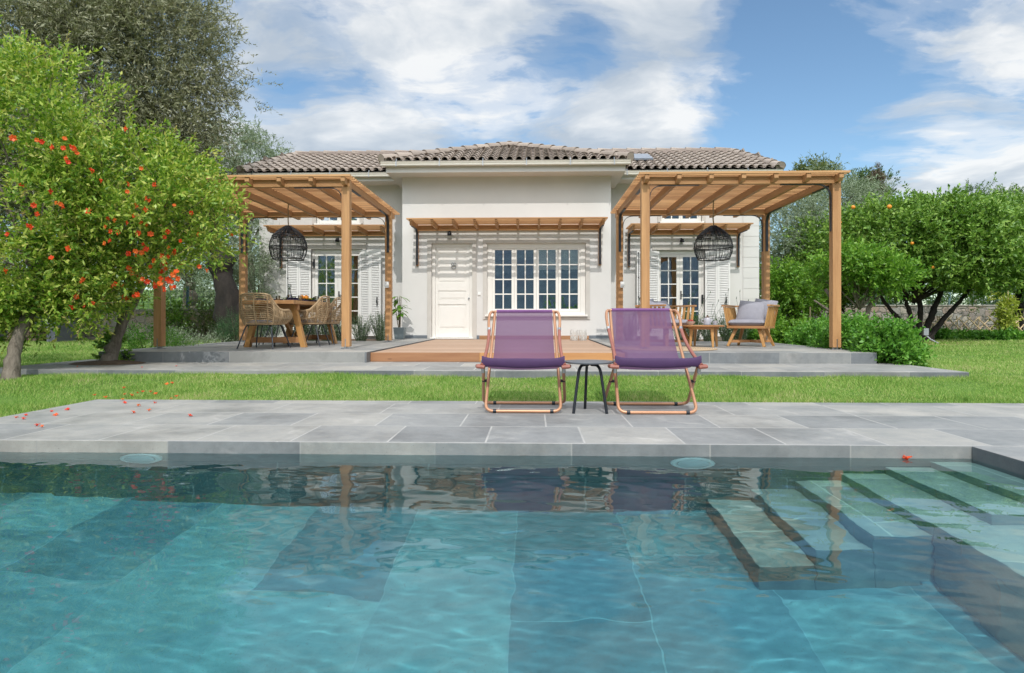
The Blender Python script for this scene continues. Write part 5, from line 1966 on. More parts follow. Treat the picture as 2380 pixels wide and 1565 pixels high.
for t, ells, K, sd in ((ta, pome_a, 210, 21), (tbp, pome_b, 120, 22)):
    o, Cc, Nc = crown('crown', t, M['pome'], ells, int(K * .85), 27, 12, .070, .028, sd, csize=.19, twig_len=.30, up=.30, spread=.55, shell=.42, front=.55, lump=.20)
    bx, by, bz = t.location
    top = (bx + (-.12 if t is ta else .18), by + (.55 if t is ta else .3), bz + (1.25 if t is ta else 1.15))
    paths = [[((bx, by, bz - .05), .10), ((bx - .05 if t is ta else bx + .08, by + .1, bz + .35), .068), ((top[0], top[1], top[2] - .2), .055), (top, .045)]]
    if t is tbp:
        paths.append([((bx + .04, by + .05, bz), .07), ((bx + .14, by + .1, bz + .5), .05), ((top[0] + .2, top[1], top[2]), .035)])
    paths += limbs_to(top, Cc, 22, .022, rngp)
    trunk(t, M['bark'], paths, seed=sd)
    # long young shoots standing out of the crown
    mb = MB()
    rng = np.random.default_rng(sd + 5)
    sel = rng.choice(len(Cc), 120 if t is ta else 70, replace=False)
    LV, LF, nb = [], [], 0
    for i in sel:
        p = Cc[i]; d = nrm_(Nc[i] * .6 + rng.normal(size=3) * .35 + np.array([.15, -.1, .45]))
        ln = rng.uniform(.3, .6)
        pts = [Vector(p + d * ln * q + np.array([0, 0, -.10 * q * q])) for q in np.linspace(0, 1, 6)]
        mb.tube(pts, [.006, .005, .004, .0035, .003, .002], 4, caps=False)
        q = np.repeat(np.linspace(.1, 1, 16), 2)
        pos = p + d * ln * q[:, None] + np.outer(q * q, [0, 0, -.10])
        ld = nrm_(d * .5 + rng.normal(size=(32, 3)) * .6)
        v_, f_ = leaf_field(pos, ld, .042 * rng.uniform(.6, 1.2, 32), .016 * rng.uniform(.8, 1.2, 32), rng)
        LV.append(v_); LF.append(f_ + nb); nb += len(v_)
    tag(mb.build('shoots', M['twig'], t, world=True), kind='stuff')
    mesh_np('shoot_leaves', np.concatenate(LV) - np.array(t.location), np.concatenate(LF), M['pome_tip'], t)

rn = random.Random(8)
proto_f = fl_mb.build('flower', m_flower, None)
FL = [(150, 323), (166, 340), (172, 345), (176, 350), (180, 357), (148, 345), (86, 326), (98, 330), (123, 343), (30, 322), (155, 368), (158, 378), (328, 392), (294, 300), (78, 478), (88, 498), (132, 472), (148, 482), (140, 476), (66, 524), (74, 528), (18, 545),
      (300, 428), (296, 446), (341, 462), (348, 467), (318, 478), (340, 487), (206, 492), (252, 507), (268, 512), (246, 527), (258, 538), (297, 518), (312, 503), (330, 517), (342, 523), (276, 540), (322, 543), (350, 545), (382, 552), (256, 560), (393, 575), (340, 580),
      (300, 590), (330, 588), (377, 596), (392, 597), (350, 620), (386, 625), (318, 640), (306, 635), (342, 655), (390, 650), (398, 655), (402, 640), (410, 632), (372, 660), (384, 672), (400, 668), (415, 648), (262, 665), (268, 660), (285, 663), (325, 655), (190, 655), (194, 650),
      (210, 700), (214, 706), (197, 712), (165, 715), (178, 690), (290, 690), (296, 694), (312, 688), (320, 685), (160, 578), (15, 630), (120, 600), (236, 420), (120, 445), (50, 430), (215, 395), (360, 430)]
FL += [(u + du, v + dv) for (u, v), (du, dv) in zip(FL[40:72], [(9, -14), (-12, 6), (14, 9), (-6, -12), (18, 4), (-15, -3), (7, 12), (-9, 15)] * 4)][:18]
FL2 = [(405, 478), (445, 495), (463, 545), (482, 628), (463, 620), (540, 545), (405, 590), (420, 560), (395, 540), (428, 610)]
for u, v in FL:
    on_b = on_crown(pome_b, u, v, .12)
    on_a = on_crown(pome_a, u, v, .12)
    p_, par = (on_a, ta) if on_a is not None and (on_b is None or on_a.y < on_b.y) else (on_b, tbp)
    if p_ is None:
        p_, par = G(u, v, EYE + (VH - v) / FPX * 7.9) if False else PY(u, v, 7.9), (ta if u < 300 else tbp)
    place_flower(proto_f, par, p_, rn.uniform(.85, 1.35), rn)
for u, v in FL2:
    p_ = on_crown(pome_b, u, v, .12) or PY(u, v, 8.2)
    place_flower(proto_f, tbp, p_, rn.uniform(.8, 1.2), rn)

# fallen blossoms, each lying on the lawn or the paving
FALL = [(87, 990, 'p'), (130, 967, 'l'), (157, 954, 'l'), (38, 972, 'l'), (60, 967, 'l'), (98, 993, 'p'), (55, 975, 'p'), (290, 938, 'p'), (322, 944, 'p'), (310, 960, 'p'), (347, 955, 'p'), (442, 968, 'p'), (360, 938, 'p'), (398, 928, 'p'), (320, 915, 'l'), (332, 912, 'l'), (350, 912, 'l'), (362, 917, 'l'), (245, 925, 'l'), (220, 920, 'l'), (288, 903, 'l'), (388, 895, 'l'), (400, 892, 'l'), (290, 918, 'l'), (306, 920, 'l'), (410, 923, 'l'), (200, 865, 'l'), (330, 855, 'w'), (410, 852, 'w'), (180, 853, 'w'), (285, 930, 'l'), (120, 958, 'l')]
where = {'p': ('paving', Z_POOLDECK + .003), 'l': ('lawn', None), 'w': ('garden path', Z_PATH + .003)}
fp = fl_mb.build('fallen_blossom', m_flower, None)
for i, (u, v, k) in enumerate(FALL):
    nm, z = where[k]
    if z is None:
        z = -.29
        p_ = G(u, v, z); z = ground_h(p_.x, p_.y) + .045
    p_ = G(u, v, z)
    o = fp if i == 0 else fp.copy()
    if i:
        C.objects.link(o)
    o.location = (p_.x, p_.y, z + .006)
    o.rotation_euler = (R(-90) + rn.uniform(-.5, .5), rn.uniform(-.3, .3), rn.uniform(0, 6))
    s_ = rn.uniform(.4, .7); o.scale = (s_, s_, s_)
    tag(o, f'small orange fallen blossom lying on the {nm} below the flowering tree', 'blossom', f'fallen blossoms on the {nm}')
p_ = G(2109, 1066, Z_WATER + .004)
o = fp.copy(); C.objects.link(o); o.location = p_; o.rotation_euler = (R(-90), 0, 1); o.scale = (.9, .9, .9)
tag(o, 'single orange blossom floating on the pool water by the stairs', 'blossom')
mb = MB()
c_ = tbp.location
mb.lathe([(.50, .0), (.42, .018), (.2, .04), (.0, .05)], (0, 0, 0), 22)
sb = mb.build('soil_bed', plain('bare_soil', (.12, .08, .05), .95, var=.3, scale=20, bstr=1, bdist=.02), smooth=True, loc=(c_.x, c_.y + .05, Z_PATH + .002)); sb.scale = (1.0, .7, 1)
struct(sb)

# ---- olive trees
def olive(label, base, tw, ells, K, tg, lv, L, Wd, seed, mat='olive', bark='bark', lean=(0, 0), fork=1.6, csize=.5, nl=18, tl=.45):
    t = thing('olive_tree', label, 'tree', base)
    o, Cc, Nc = crown('crown', t, M[mat], ells, K, tg, lv, L, Wd, seed, csize=csize, twig_len=tl, up=.05, spread=.6, shell=.45, front=.55, droop=.25, lump=.2)
    b = Vector(base)
    top = b + Vector((lean[0], lean[1], fork))
    paths = [[(b - Vector((0, 0, .1)), tw * 1.5), (b + Vector((0, 0, .25)), tw * 1.05), (b.lerp(top, .6), tw * .95), (top, tw * .8)],
             [(b + Vector((tw * .6, 0, -.1)), tw * .8), (b + Vector((tw * .4, 0, .6)), tw * .55), (top, tw * .5)],
             [(b + Vector((-tw * .6, .1, -.1)), tw * .8), (b + Vector((-tw * .3, 0, .5)), tw * .6), (top, tw * .5)]]
    rng = np.random.default_rng(seed)
    paths += limbs_to(top, Cc, nl, tw * .22, rng)
    trunk(t, M[bark], paths, seed=seed, knob=.2)
    return t


bo = G(552, 792, -.22); bo = Vector((XU(552, 15.2), 15.2, -.25))
olive('huge old olive tree with gnarled trunk in shade-toned bark beside the house, filling the upper left sky', bo, .30,
      [(-12.6, 15.5, 6.0, 3.6, 2.6, 3.4), (-10.0, 15.6, 6.3, 2.4, 2.2, 2.6), (-10.5, 15.2, 4.2, 2.5, 2.0, 1.5), (-8.75, 15.3, 5.3, 1.1, 1.4, 1.5), (-8.7, 15.0, 7.2, 1.15, 1.3, 1.1), (-8.8, 15.4, 3.6, .9, 1.0, .8)],
      820, 26, 13, .12, .024, 31, bark='bark_shaded', lean=(-.5, .1), fork=2.3, csize=.5, nl=30)
olive('leafy grey-green shoots of an olive growing close to the left wall of the house', (XU(590, 16.4), 16.6, -.2), .10,
      [(XU(592, 16.6), 16.6, 1.5, .42, .6, 1.25), (XU(560, 16.2), 16.2, 2.3, .6, .6, .8)], 44, 26, 12, .075, .017, 32, mat='olive2', lean=(0, 0), fork=.9, csize=.28, nl=8, tl=.3)
olive('green olive tree rising behind the left end of the house roof', (XU(575, 25), 25, 0), .3,
      [(XU(560, 25), 25, 6.6, 1.15, 1.3, 1.9), (XU(600, 25), 25, 5.7, .9, 1.2, 1.9)], 90, 22, 12, .12, .03, 33, mat='olive2', fork=3, csize=.42)
olive('thin olive top just showing over the roof, left of a smaller one', (XU(665, 27), 27, 0), .2,
      [(XU(668, 27), 27, 6.35, .85, .8, .95)], 26, 15, 11, .12, .03, 34, mat='olive2', fork=3.5, csize=.32)
olive('smallest olive top showing over the roof, nearest the middle roof', (XU(715, 28), 28, 0), .2,
      [(XU(714, 28), 28, 6.8, .42, .6, .75)], 14, 13, 11, .12, .03, 35, mat='olive2', fork=3.5, csize=.26)
olive('distant olive with pale twisted trunk behind the left stone wall', (XU(440, 26), 26, .25), .28,
      [(XU(400, 26), 26, 3.6, 2.6, 1.6, 1.5), (XU(500, 26), 26.5, 3.4, 2.0, 1.6, 1.3)], 90, 20, 12, .12, .03, 36, mat='olive2', fork=1.7, csize=.5)
olive('silvery olive tree behind the right pergola, beside the house corner', (XU(1845, 20.5), 20.5, -.1), .26,
      [(XU(1840, 20.5), 20.5, 2.75, 1.35, 1.3, 1.35), (XU(1890, 21), 21, 3.7, 1.5, 1.3, 1.25), (XU(1800, 20.5), 20.5, 1.9, .6, 1, .8), (XU(1960, 22), 22, 3.9, 1.3, 1.2, 1.0)],
      170, 28, 14, .10, .021, 37, mat='olive2', bark='bark_shaded', fork=1.5, csize=.45)
olive('dark olive standing far left behind the flowering tree', (XU(-120, 17), 17.5, -.2), .35,
      [(XU(-60, 17), 17.5, 2.6, 2.8, 2, 1.6), (XU(20, 18), 18, 3.0, 1.6, 1.4, 1.0)], 90, 22, 12, .11, .024, 38, mat='olive', bark='bark_shaded', fork=1.6, csize=.5)

# ---- citrus trees on the right
ct = thing('orange_tree', 'big round orange tree with several dark stems standing on the right lawn', 'tree', (XU(2128, 17.2), 17.2, -.2))
X0 = ct.location.x
ce = [(X0 + .1, 17.3, 2.5, 2.1, 1.7, .95), (X0 - 1.0, 17.0, 2.45, 1.3, 1.2, .85), (X0 + 1.7, 17.4, 2.3, 1.4, 1.4, .95), (X0 + .6, 16.9, 1.85, 1.7, 1.2, .5), (X0 + .3, 17.2, 2.75, 1.9, 1.4, .70)]
o, Cc, Nc = crown('crown', ct, M['citrus'], ce, 330, 22, 10, .105, .05, 41, csize=.26, twig_len=.28, up=.25, spread=.6, shell=.34, front=.6, lump=.16)
b = Vector(ct.location)
rng = np.random.default_rng(41)
stems = []
for tx, tz, r in ((-.62, 1.15, .06), (-.18, 1.3, .06), (.15, 1.35, .07), (.55, 1.3, .085), (1.0, 1.2, .065)):
    stems.append([(b + Vector((tx * .28, 0, -.1)), r * 1.9), (b + Vector((tx * .4, 0, .25)), r * 1.15), (b + Vector((tx * .75, 0, tz * .6)), r * .95), (b + Vector((tx * 1.25, .1, tz)), r * .7), (b + Vector((tx * 1.9, .1, tz + .8)), r * .4)])
stems += limbs_to(b + Vector((0, .1, 1.1)), Cc, 18, .04, rng)
trunk(ct, M['bark_shaded'], stems, seed=4)
for u, v, s in ((2067, 481, 1), (1983, 482, .8), (1952, 519, .9), (2120, 566, .6), (2168, 622, .55)):
    p_ = on_crown(ce, u, v, .22) or PY(u, v, 15.6)
    r_ = .036 * s + .018
    o = ball(r_).build('orange', m_orange, ct, smooth=True); o.location = p_ - ct.location - Vector((0, 0, r_))

c2 = thing('orange_tree', 'forked young orange tree with pale grey stems just right of the pergola post', 'tree', (XU(1998, 14.6), 14.6, -.22))
X1 = c2.location.x
e2 = [(X1 - .15, 14.6, 1.62, .75, .7, .34), (X1 + .45, 14.5, 1.50, .6, .6, .30), (X1 - .7, 14.9, 1.35, .35, .4, .28)]
o, Cc, Nc = crown('crown', c2, M['citrus2'], e2, 70, 16, 9, .095, .042, 42, csize=.18, twig_len=.26, up=.3, spread=.6, shell=.55, front=.5)
b = Vector(c2.location)
trunk(c2, M['bark'], [[(b - Vector((0, 0, .1)), .085), (b + Vector((0, 0, .35)), .065), (b + Vector((.22, 0, .95)), .05), (b + Vector((.65, 0, 1.5)), .03)],
                     [(b + Vector((0, 0, .2)), .08), (b + Vector((-.38, 0, .75)), .065), (b + Vector((-.75, 0, 1.35)), .035)],
                     [(b + Vector((-.15, 0, .4)), .05), (b + Vector((-.55, 0, .8)), .04), (b + Vector((-1.0, 0, 1.1)), .02)]] + limbs_to(b + Vector((0, 0, .9)), Cc, 14, .022, np.random.default_rng(2)), seed=6)
c3 = thing('orange_tree', 'small young orange tree behind the armchairs, right of the house corner', 'tree', (XU(1826, 17.5), 17.5, -.15))
X2 = c3.location.x
e3 = [(X2, 17.5, 1.3, .62, .6, .48), (X2 + .35, 17.6, .95, .5, .5, .4), (X2 - .2, 17.5, .9, .35, .4, .35)]
o, Cc, Nc = crown('crown', c3, M['citrus2'], e3, 62, 15, 9, .095, .042, 43, csize=.22, twig_len=.24, up=.3, spread=.6, shell=.6, front=.5)
b = Vector(c3.location)
trunk(c3, M['bark_shaded'], [[(b - Vector((0, 0, .1)), .055), (b + Vector((0, 0, .45)), .045), (b + Vector((.25, 0, 1.2)), .03)], [(b + Vector((0, 0, .35)), .04), (b + Vector((-.28, 0, 1.1)), .025)]] + limbs_to(b + Vector((0, 0, .8)), Cc, 10, .018, np.random.default_rng(3)), seed=7)
c4 = thing('orange_tree', 'second big leafy orange tree behind the forked one, joining the crowns', 'tree', (XU(1965, 19), 19.5, -.1))
X3 = c4.location.x
e4 = [(X3, 19.5, 2.2, 1.4, 1.4, 1.15), (X3 - .9, 19.2, 1.5, .8, .9, .8), (X3 + 1.5, 19.8, 2.4, 1.5, 1.4, 1.1)]
o, Cc, Nc = crown('crown', c4, M['citrus'], e4, 170, 22, 10, .10, .046, 44, csize=.36, twig_len=.28, up=.25, spread=.6, shell=.3, front=.6, lump=.1)
trunk(c4, M['bark_shaded'], [[(Vector(c4.location), .16), (Vector(c4.location) + Vector((.1, 0, .9)), .12), (Vector(c4.location) + Vector((.2, 0, 1.6)), .08)]] + limbs_to(Vector(c4.location) + Vector((.1, 0, 1.0)), Cc, 14, .04, np.random.default_rng(4)), seed=8)
c5 = thing('orange_tree', 'farther orange tree closing the view at the right edge', 'tree', (XU(2390, 21), 21.5, -.05))
X4 = c5.location.x
e5 = [(X4, 21.5, 2.8, 2.4, 1.8, 1.45), (X4 - 1.6, 21.2, 2.6, 1.5, 1.5, 1.1)]
o, Cc, Nc = crown('crown', c5, M['citrus'], e5, 150, 22, 10, .12, .05, 45, csize=.45, twig_len=.32, up=.25, spread=.6, shell=.3, front=.6, lump=.12)
trunk(c5, M['bark_shaded'], [[(Vector(c5.location), .18), (Vector(c5.location) + Vector((.1, 0, 1.4)), .12)]] + limbs_to(Vector(c5.location) + Vector((.1, 0, 1.3)), Cc, 10, .05, np.random.default_rng(5)), seed=9)

# ---- far trees over the right roof and crowns
def far_tree(label, u, Y, ells, K, mat, seed, L=.2, nm='gum_tree', csize=.4, twg=14):
    t = thing(nm, label, 'tree', (XU(u, Y), Y, .3))
    o, Cc, Nc = crown('crown', t, M[mat], ells, K, twg, 9, L, L * .3, seed, csize=csize, twig_len=.4, up=.2, spread=.7, shell=.6, front=.4)
    b = Vector(t.location)
    topz = max(e[2] for e in ells)
    trunk(t, M['bark'], [[(b, .3), (Vector((ells[0][0], ells[0][1], topz - 1.2)), .14), (Vector((ells[0][0], ells[0][1], topz)), .05)]] + limbs_to(Vector((ells[0][0], ells[0][1], topz - 1.6)), Cc, 8, .08, np.random.default_rng(seed)), seed=seed)
    return t


Y = 40
far_tree('round topped yellow-green gum tree over the right pergola roof', 1890, Y, [(XU(1893, Y), Y, ZV(1893, 398, Y), .8, 1.2, .45), (XU(1862, Y), Y, ZV(1860, 412, Y), .6, .9, .35), (XU(1925, Y), Y, ZV(1925, 408, Y), .5, .9, .35), (XU(1890, Y), Y, ZV(1890, 440, Y), 1.3, 1.2, .9)], 60, 'euc', 51)
far_tree('upright dark green gum tree right of the pergola corner', 2020, Y, [(XU(2002, Y), Y, ZV(2000, 425, Y), .42, .9, .55), (XU(2045, Y), Y, ZV(2045, 432, Y), .35, .8, .6), (XU(2020, Y), Y, ZV(2020, 465, Y), .9, 1.1, .7)], 60, 'dark_tree', 52)
pt = thing('dead_conifer', 'thin brown dead treetop in front of the dark gum tree', 'tree', (XU(2035, 38), 38, .3))
o, Cc, Nc = crown('crown', pt, leaf_mat('dead_needles', [(.12, .09, .06), (.22, .17, .12)], .8, .1), [(XU(2036, 38), 38, ZV(2036, 430, 38), .26, .3, 1.15)], 26, 12, 8, .16, .03, 53, csize=.16, twig_len=.25, up=.5)
trunk(pt, M['bark'], [[(Vector(pt.location), .2), (Vector((XU(2034, 38), 38, ZV(2034, 395, 38))), .03)]])
Y = 56
far_tree('pointed conifer top above the orange crowns, middle of the right side', 2265, Y, [(XU(2265, Y), Y, ZV(2265, 458, Y), .9, 1, .9), (XU(2262, Y), Y, ZV(2262, 480, Y), 1.5, 1, .8)], 34, 'dark_tree', 54, nm='conifer')
far_tree('pale pointed conifer top, between two darker ones near the right edge', 2322, Y, [(XU(2322, Y), Y, ZV(2322, 455, Y), .6, .8, .8), (XU(2325, Y), Y, ZV(2325, 480, Y), 1.2, 1, .8)], 26, 'olive2', 55, nm='conifer')
far_tree('dark conifer top at the right edge above the orange crowns', 2375, Y, [(XU(2376, Y), Y, ZV(2376, 462, Y), .8, 1, 1.3), (XU(2380, Y), Y, ZV(2380, 500, Y), 1.6, 1.2, 1.2)], 40, 'dark_tree', 56, nm='conifer')
# mass of bushes that closes the view behind both walls
tl_ells = []
rn = random.Random(77)
for i in range(26):
    x = 9 + i * 1.35
    tl_ells.append((x, 31 + rn.uniform(-1.5, 2), 1.2 + rn.uniform(0, .6), 1.6, 1.4, 1.5 + rn.uniform(0, .9)))
tlr, _, _ = crown('treeline', None, M['dark_tree'], tl_ells, 420, 16, 9, .2, .07, 61, csize=.6, twig_len=.45, up=.2)
tag(tlr, 'dense line of mixed greenery behind the right stone wall', 'trees', kind='stuff')
tl_ells = []
for i in range(22):
    x = -34 + i * 1.45
    tl_ells.append((x, 38 + rn.uniform(-2, 3), 2.6 + rn.uniform(0, .8), 1.8, 1.6, 1.4 + rn.uniform(0, 1.0)))
tll, _, _ = crown('treeline', None, M['olive2'], tl_ells, 320, 16, 9, .22, .06, 62, csize=.7, twig_len=.5, up=.1)
tag(tll, 'far belt of olives on the meadow slope behind the left wall', 'trees', kind='stuff')

# ---- bushes and border plants
def bush(name, label, x, y, z, rx, ry, h, mat, K, tg, lv, L, Wd, seed, group=None, up=.6, cs=.14, tl=.18, cat='plant', stems=True, shell=.5):
    t = thing(name, label, cat, (x, y, z), 0, group)
    o, Cc, Nc = crown('foliage', t, M[mat], [(x, y, z + h * .48, rx, ry, h * .52)], K, tg, lv, L, Wd, seed, csize=cs, twig_len=tl, up=up, spread=.5, shell=shell, front=.4)
    if stems:
        rng = np.random.default_rng(seed)
        mb = MB()
        for i in rng.choice(len(Cc), min(len(Cc), 16), replace=False):
            mb.tube([(x + rng.uniform(-.1, .1) * rx, y, z - .02), Vector((x, y, z)).lerp(Vector(Cc[i]), .5) + Vector((0, 0, .03)), Cc[i]], [.008, .006, .003], 5, caps=False)
        mb.build('stems', M['twig'], t, world=True)
    return t


bush('herb_bush', 'lush green leafy bush at the front right corner of the terrace', XU(2062, 9.35), 9.35, -.25, .30, .45, .60, 'mint', 60, 20, 9, .062, .03, 71, cs=.11, tl=.15)
bush('herb_bush', 'green leafy bush behind the corner bush, beside the pergola post', XU(1972, 10.6), 10.6, -.25, .36, .70, .68, 'mint', 76, 20, 9, .062, .03, 72, cs=.12, tl=.16)
bush('herb_bush', 'green leafy bush left of the right pergola post, behind the terrace edge', XU(1905, 12.0), 12.1, -.25, .34, .6, .66, 'mint', 48, 18, 9, .062, .03, 73, cs=.12, tl=.16)
bush('potato_patch', 'low yellowing leafy plants behind the right armchair', XU(1840, 13.9), 13.9, -.2, .65, .5, .52, 'citrus2', 50, 16, 8, .075, .04, 74, cs=.15, tl=.16)
bush('potato_patch', 'low green leafy plants right of the house corner, behind the armchair', XU(1768, 14.2), 14.4, -.2, .55, .5, .50, 'mint', 46, 16, 8, .075, .04, 75, cs=.14, tl=.16)
bush('shrub', 'small fresh green bush half hidden behind the sapling by the house', XU(1795, 16.6), 17.3, -.2, .28, .4, 1.0, 'mint', 40, 16, 8, .07, .035, 76, cs=.14, tl=.18)
bush('shrub', 'yellow-green shrub low beside the right house corner', XU(1800, 18.5), 18.6, -.1, .25, .3, .95, 'euc', 26, 14, 8, .06, .03, 77, cs=.13, tl=.18)
for i, (u, Y, h, r, s) in enumerate(((548, 14.6, .62, .26, 81), (575, 14.5, .50, .2, 82), (528, 14.9, .45, .22, 83), (632, 13.95, .46, .22, 84))):
    bush('rosemary', ('tall rosemary bush right under the shade-toned olive trunk', 'rosemary bush touching the rear left pergola post', 'low rosemary bush left of the olive trunk', 'rosemary seen under the dining table')[i], XU(u, Y), Y, -.2 if i < 3 else -.05, r, r, h + .15, 'rosem', 34, 16, 10, .03, .006, s, up=1.2, cs=.09, tl=.2)
bush('weeds', 'loose weedy bush behind the slanting tree trunk and left pergola post', XU(330, 10.8), 10.9, -.2, .60, .4, .42, 'mint', 46, 14, 8, .04, .014, 85, cs=.12, tl=.22, up=.6)
bush('weeds', 'loose weedy growth between the left pergola post and the stone wall', XU(435, 13.2), 13.2, -.2, .75, .3, .36, 'olive2', 50, 14, 8, .04, .014, 86, cs=.12, tl=.22, up=.6)
bush('ivy_seedling', 'small leafy plant at the foot of the left pergola step', XU(272, 9.0), 9.0, -.16, .16, .12, .34, 'citrus', 10, 8, 6, .08, .05, 87, cs=.07, tl=.08)
bush('climber', 'green climbing plant hanging over the left stone wall', XU(400, 17.8), 17.75, -.15, .35, .2, 1.1, 'citrus', 22, 12, 8, .09, .045, 88, cs=.2, tl=.3)
bush('climber', 'thin creeper on the left stone wall near the olive trunk', XU(478, 17.8), 17.8, -.15, .2, .15, 1.2, 'euc', 14, 10, 8, .08, .04, 89, cs=.2, tl=.3, shell=.8)


def border_plant(name, label, u, Y, h, r, seed, group, mat='silver', nst=90, L=.030, Wd=.009):
    """many thin upright stems with tiny leaves"""
    x = XU(u, Y)
    t = thing(name, label, 'plant', (x, Y, -.06), 0, group)
    rng = np.random.default_rng(seed)
    st, V, F, nb = MB(), [], [], 0
    for i in range(nst):
        a = rng.uniform(0, 2 * PI)
        rr = r * rng.random() ** .6
        tip = np.array([x + rr * 1.25 * math.cos(a), Y + rr * math.sin(a), -.06 + h * rng.uniform(.55, 1.12)])
        b0 = np.array([x + rr * .35 * math.cos(a), Y + rr * .35 * math.sin(a), -.06])
        md = b0 * .5 + tip * .5 + np.array([0, 0, .05])
        q = np.linspace(0, 1, 7)[:, None]
        pts = b0 * (1 - q) ** 2 + md * 2 * q * (1 - q) + tip * q * q
        st.tube([Vector(p) for p in pts], .0022, 3, caps=False)
        m = 34
        q = rng.uniform(.08, 1, m)[:, None]
        pos = b0 * (1 - q) ** 2 + md * 2 * q * (1 - q) + tip * q * q
        ld = nrm_(rng.normal(size=(m, 3)) * .7 + np.array([0, 0, .6]))
        v_, f_ = leaf_field(pos, ld, L * rng.uniform(.6, 1.3, m), Wd * rng.uniform(.8, 1.3, m), rng)
        V.append(v_); F.append(f_ + nb); nb += len(v_)
    st.build('stems', M['rosem'], t, world=True)
    mesh_np('leaves', np.concatenate(V) - np.array(t.location), np.concatenate(F), M[mat], t)
    return t


gl_ = 'grey border plants in front of the wings'
for i, (u, lab) in enumerate(((697, 'grey border plant seen between the table legs, nearest the tree'), (728, 'grey border plant behind the nearer dining chair legs'), (758, 'grey border plant behind the farther dining chair'), (790, 'grey border plant just left of the front pergola post'),
                              (838, 'bushy grey plant before the left shutter'), (885, 'bushy grey plant beside the rear post of the dining pergola'))):
    border_plant('border_plant', lab, u, 13.85 + .1 * (i % 2), .52 + .05 * (i % 3), .24, 90 + i, gl_)
for i, (u, lab) in enumerate(((1583, 'lavender behind the legs of the left armchair'), (1614, 'lavender behind the coffee table bowl'), (1648, 'lavender behind the teapot'), (1690, 'large lavender left of the right armchair'), (1722, 'lavender under the right armchair'), (1462, 'lavender between the middle block and the deck chair'))):
    t_ = border_plant('lavender', lab, u, 13.85 + .1 * (i % 2), .56 + .08 * (i % 2), .25, 100 + i, 'lavenders in front of the right wing', mat='silver', nst=85)
    mb = MB()
    rn2 = random.Random(i + 5)
    x = t_.location.x
    for k in range(3):
        dx = rn2.uniform(-.1, .45); hh = rn2.uniform(.75, 1.15)
        pts = bez((0, 0, 0), (dx * .2, 0, hh * .5), (dx * .5, 0, hh * .8), (dx, 0, hh), 8)
        mb.tube(pts, .0028, 4, caps=False)
        mb.tube([pts[-1], pts[-1] + Vector((.008, 0, .05))], [.009, .003], 5)
    mb.build('flower_stalks', M['rosem'], t_)
soil = MB(); soil.box(TX0, DKX0 - .9, 13.56, 16.88, -.3, -.06)
tag(soil.build('flower_bed', bpy.data.materials['bare_soil']), kind='structure')
soil = MB(); soil.box(DKX1 + .9, TX1, 13.56, 16.88, -.3, -.06)
tag(soil.build('flower_bed', bpy.data.materials['bare_soil']), kind='structure')

# potted leafy plant in the corner
pp = thing('potted_plant', 'tall leafy plant in a grey pot in the corner left of the middle block', 'potted plant', (XU(925, 14.75), 14.95, 0))
mb = MB(); pz = .27
mb.add([(-.10, -.10, 0), (.10, -.10, 0), (.10, .10, 0), (-.10, .10, 0), (-.13, -.13, pz), (.13, -.13, pz), (.13, .13, pz), (-.13, .13, pz)], [(3, 2, 1, 0), (0, 1, 5, 4), (1, 2, 6, 5), (2, 3, 7, 6), (3, 0, 4, 7), (4, 5, 6, 7)])
mb.build('pot', plain('pot_grey', (.20, .24, .25), .5, var=.1), pp, bevel=.006)
mb = MB(); lfm = MB()
rn = random.Random(12)
for k in range(4):
    dx, dy = rn.uniform(-.08, .08), rn.uniform(-.06, .06)
    mb.tube(bez((dx * .3, dy * .3, pz - .02), (dx, dy, pz + .2), (dx * 1.2, dy, pz + .5), (dx * 1.6, dy, pz + .72), 8), [.011] * 4 + [.008] * 5, 6)
for k in range(26):
    z = pz + .25 + .5 * rn.random(); a = rn.uniform(0, 2 * PI); L = rn.uniform(.15, .26)
    d = Vector((math.cos(a), math.sin(a) * .8, rn.uniform(-.35, .4))).normalized(); s = d.cross(Vector((0, 0, 1))).normalized()
    o_ = Vector((rn.uniform(-.06, .06), rn.uniform(-.05, .05), z))
    pts = []
    for q, w_ in ((0, .01), (.3, .045), (.6, .05), (.85, .025), (1, .002)):
        c0 = o_ + d * L * q + Vector((0, 0, -.10 * q * q))
        pts.append((c0 - s * w_, c0 + Vector((0, 0, -.008)), c0 + s * w_))
    for (a0, b0, c0), (a1, b1, c1) in zip(pts[:-1], pts[1:]):
        lfm.add([a0, b0, c0, a1, b1, c1], [(0, 1, 4, 3), (1, 2, 5, 4)])
mb.build('stems', M['twig'], pp, smooth=True)
lfm.build('leaves', M['citrus2'], pp, smooth='all')

# ---- garden walls, fences, trellis, barbecue
def stone_wall(label, u0, u1, Y, vt, mat, zb, th=.4, Y2=None):
    x0, x1 = XU(u0, Y), XU(u1, Y)
    zt2 = ZV((u0 + u1) / 2, vt, Y)
    t = thing('stone_wall', label, 'wall', ((x0 + x1) / 2, Y, zb))
    mb = MB(); mb.box(x0, x1, Y, Y + th, zb - .4, zt2 - .05); mb.build('masonry', mat, t, world=True)
    mb = MB()
    x = x0; rn = random.Random(5)
    while x < x1:
        w = rn.uniform(.5, .8)
        mb.box(x + .004, min(x + w, x1) - .004, Y - .025, Y + th + .025, zt2 - .049, zt2 + rn.uniform(0, .006))
        x += w
    mb.build('coping', plain('coping_stone', (.34, .31, .27), .9, var=.15, scale=3), t, world=True, bevel=.008)
    return zt2


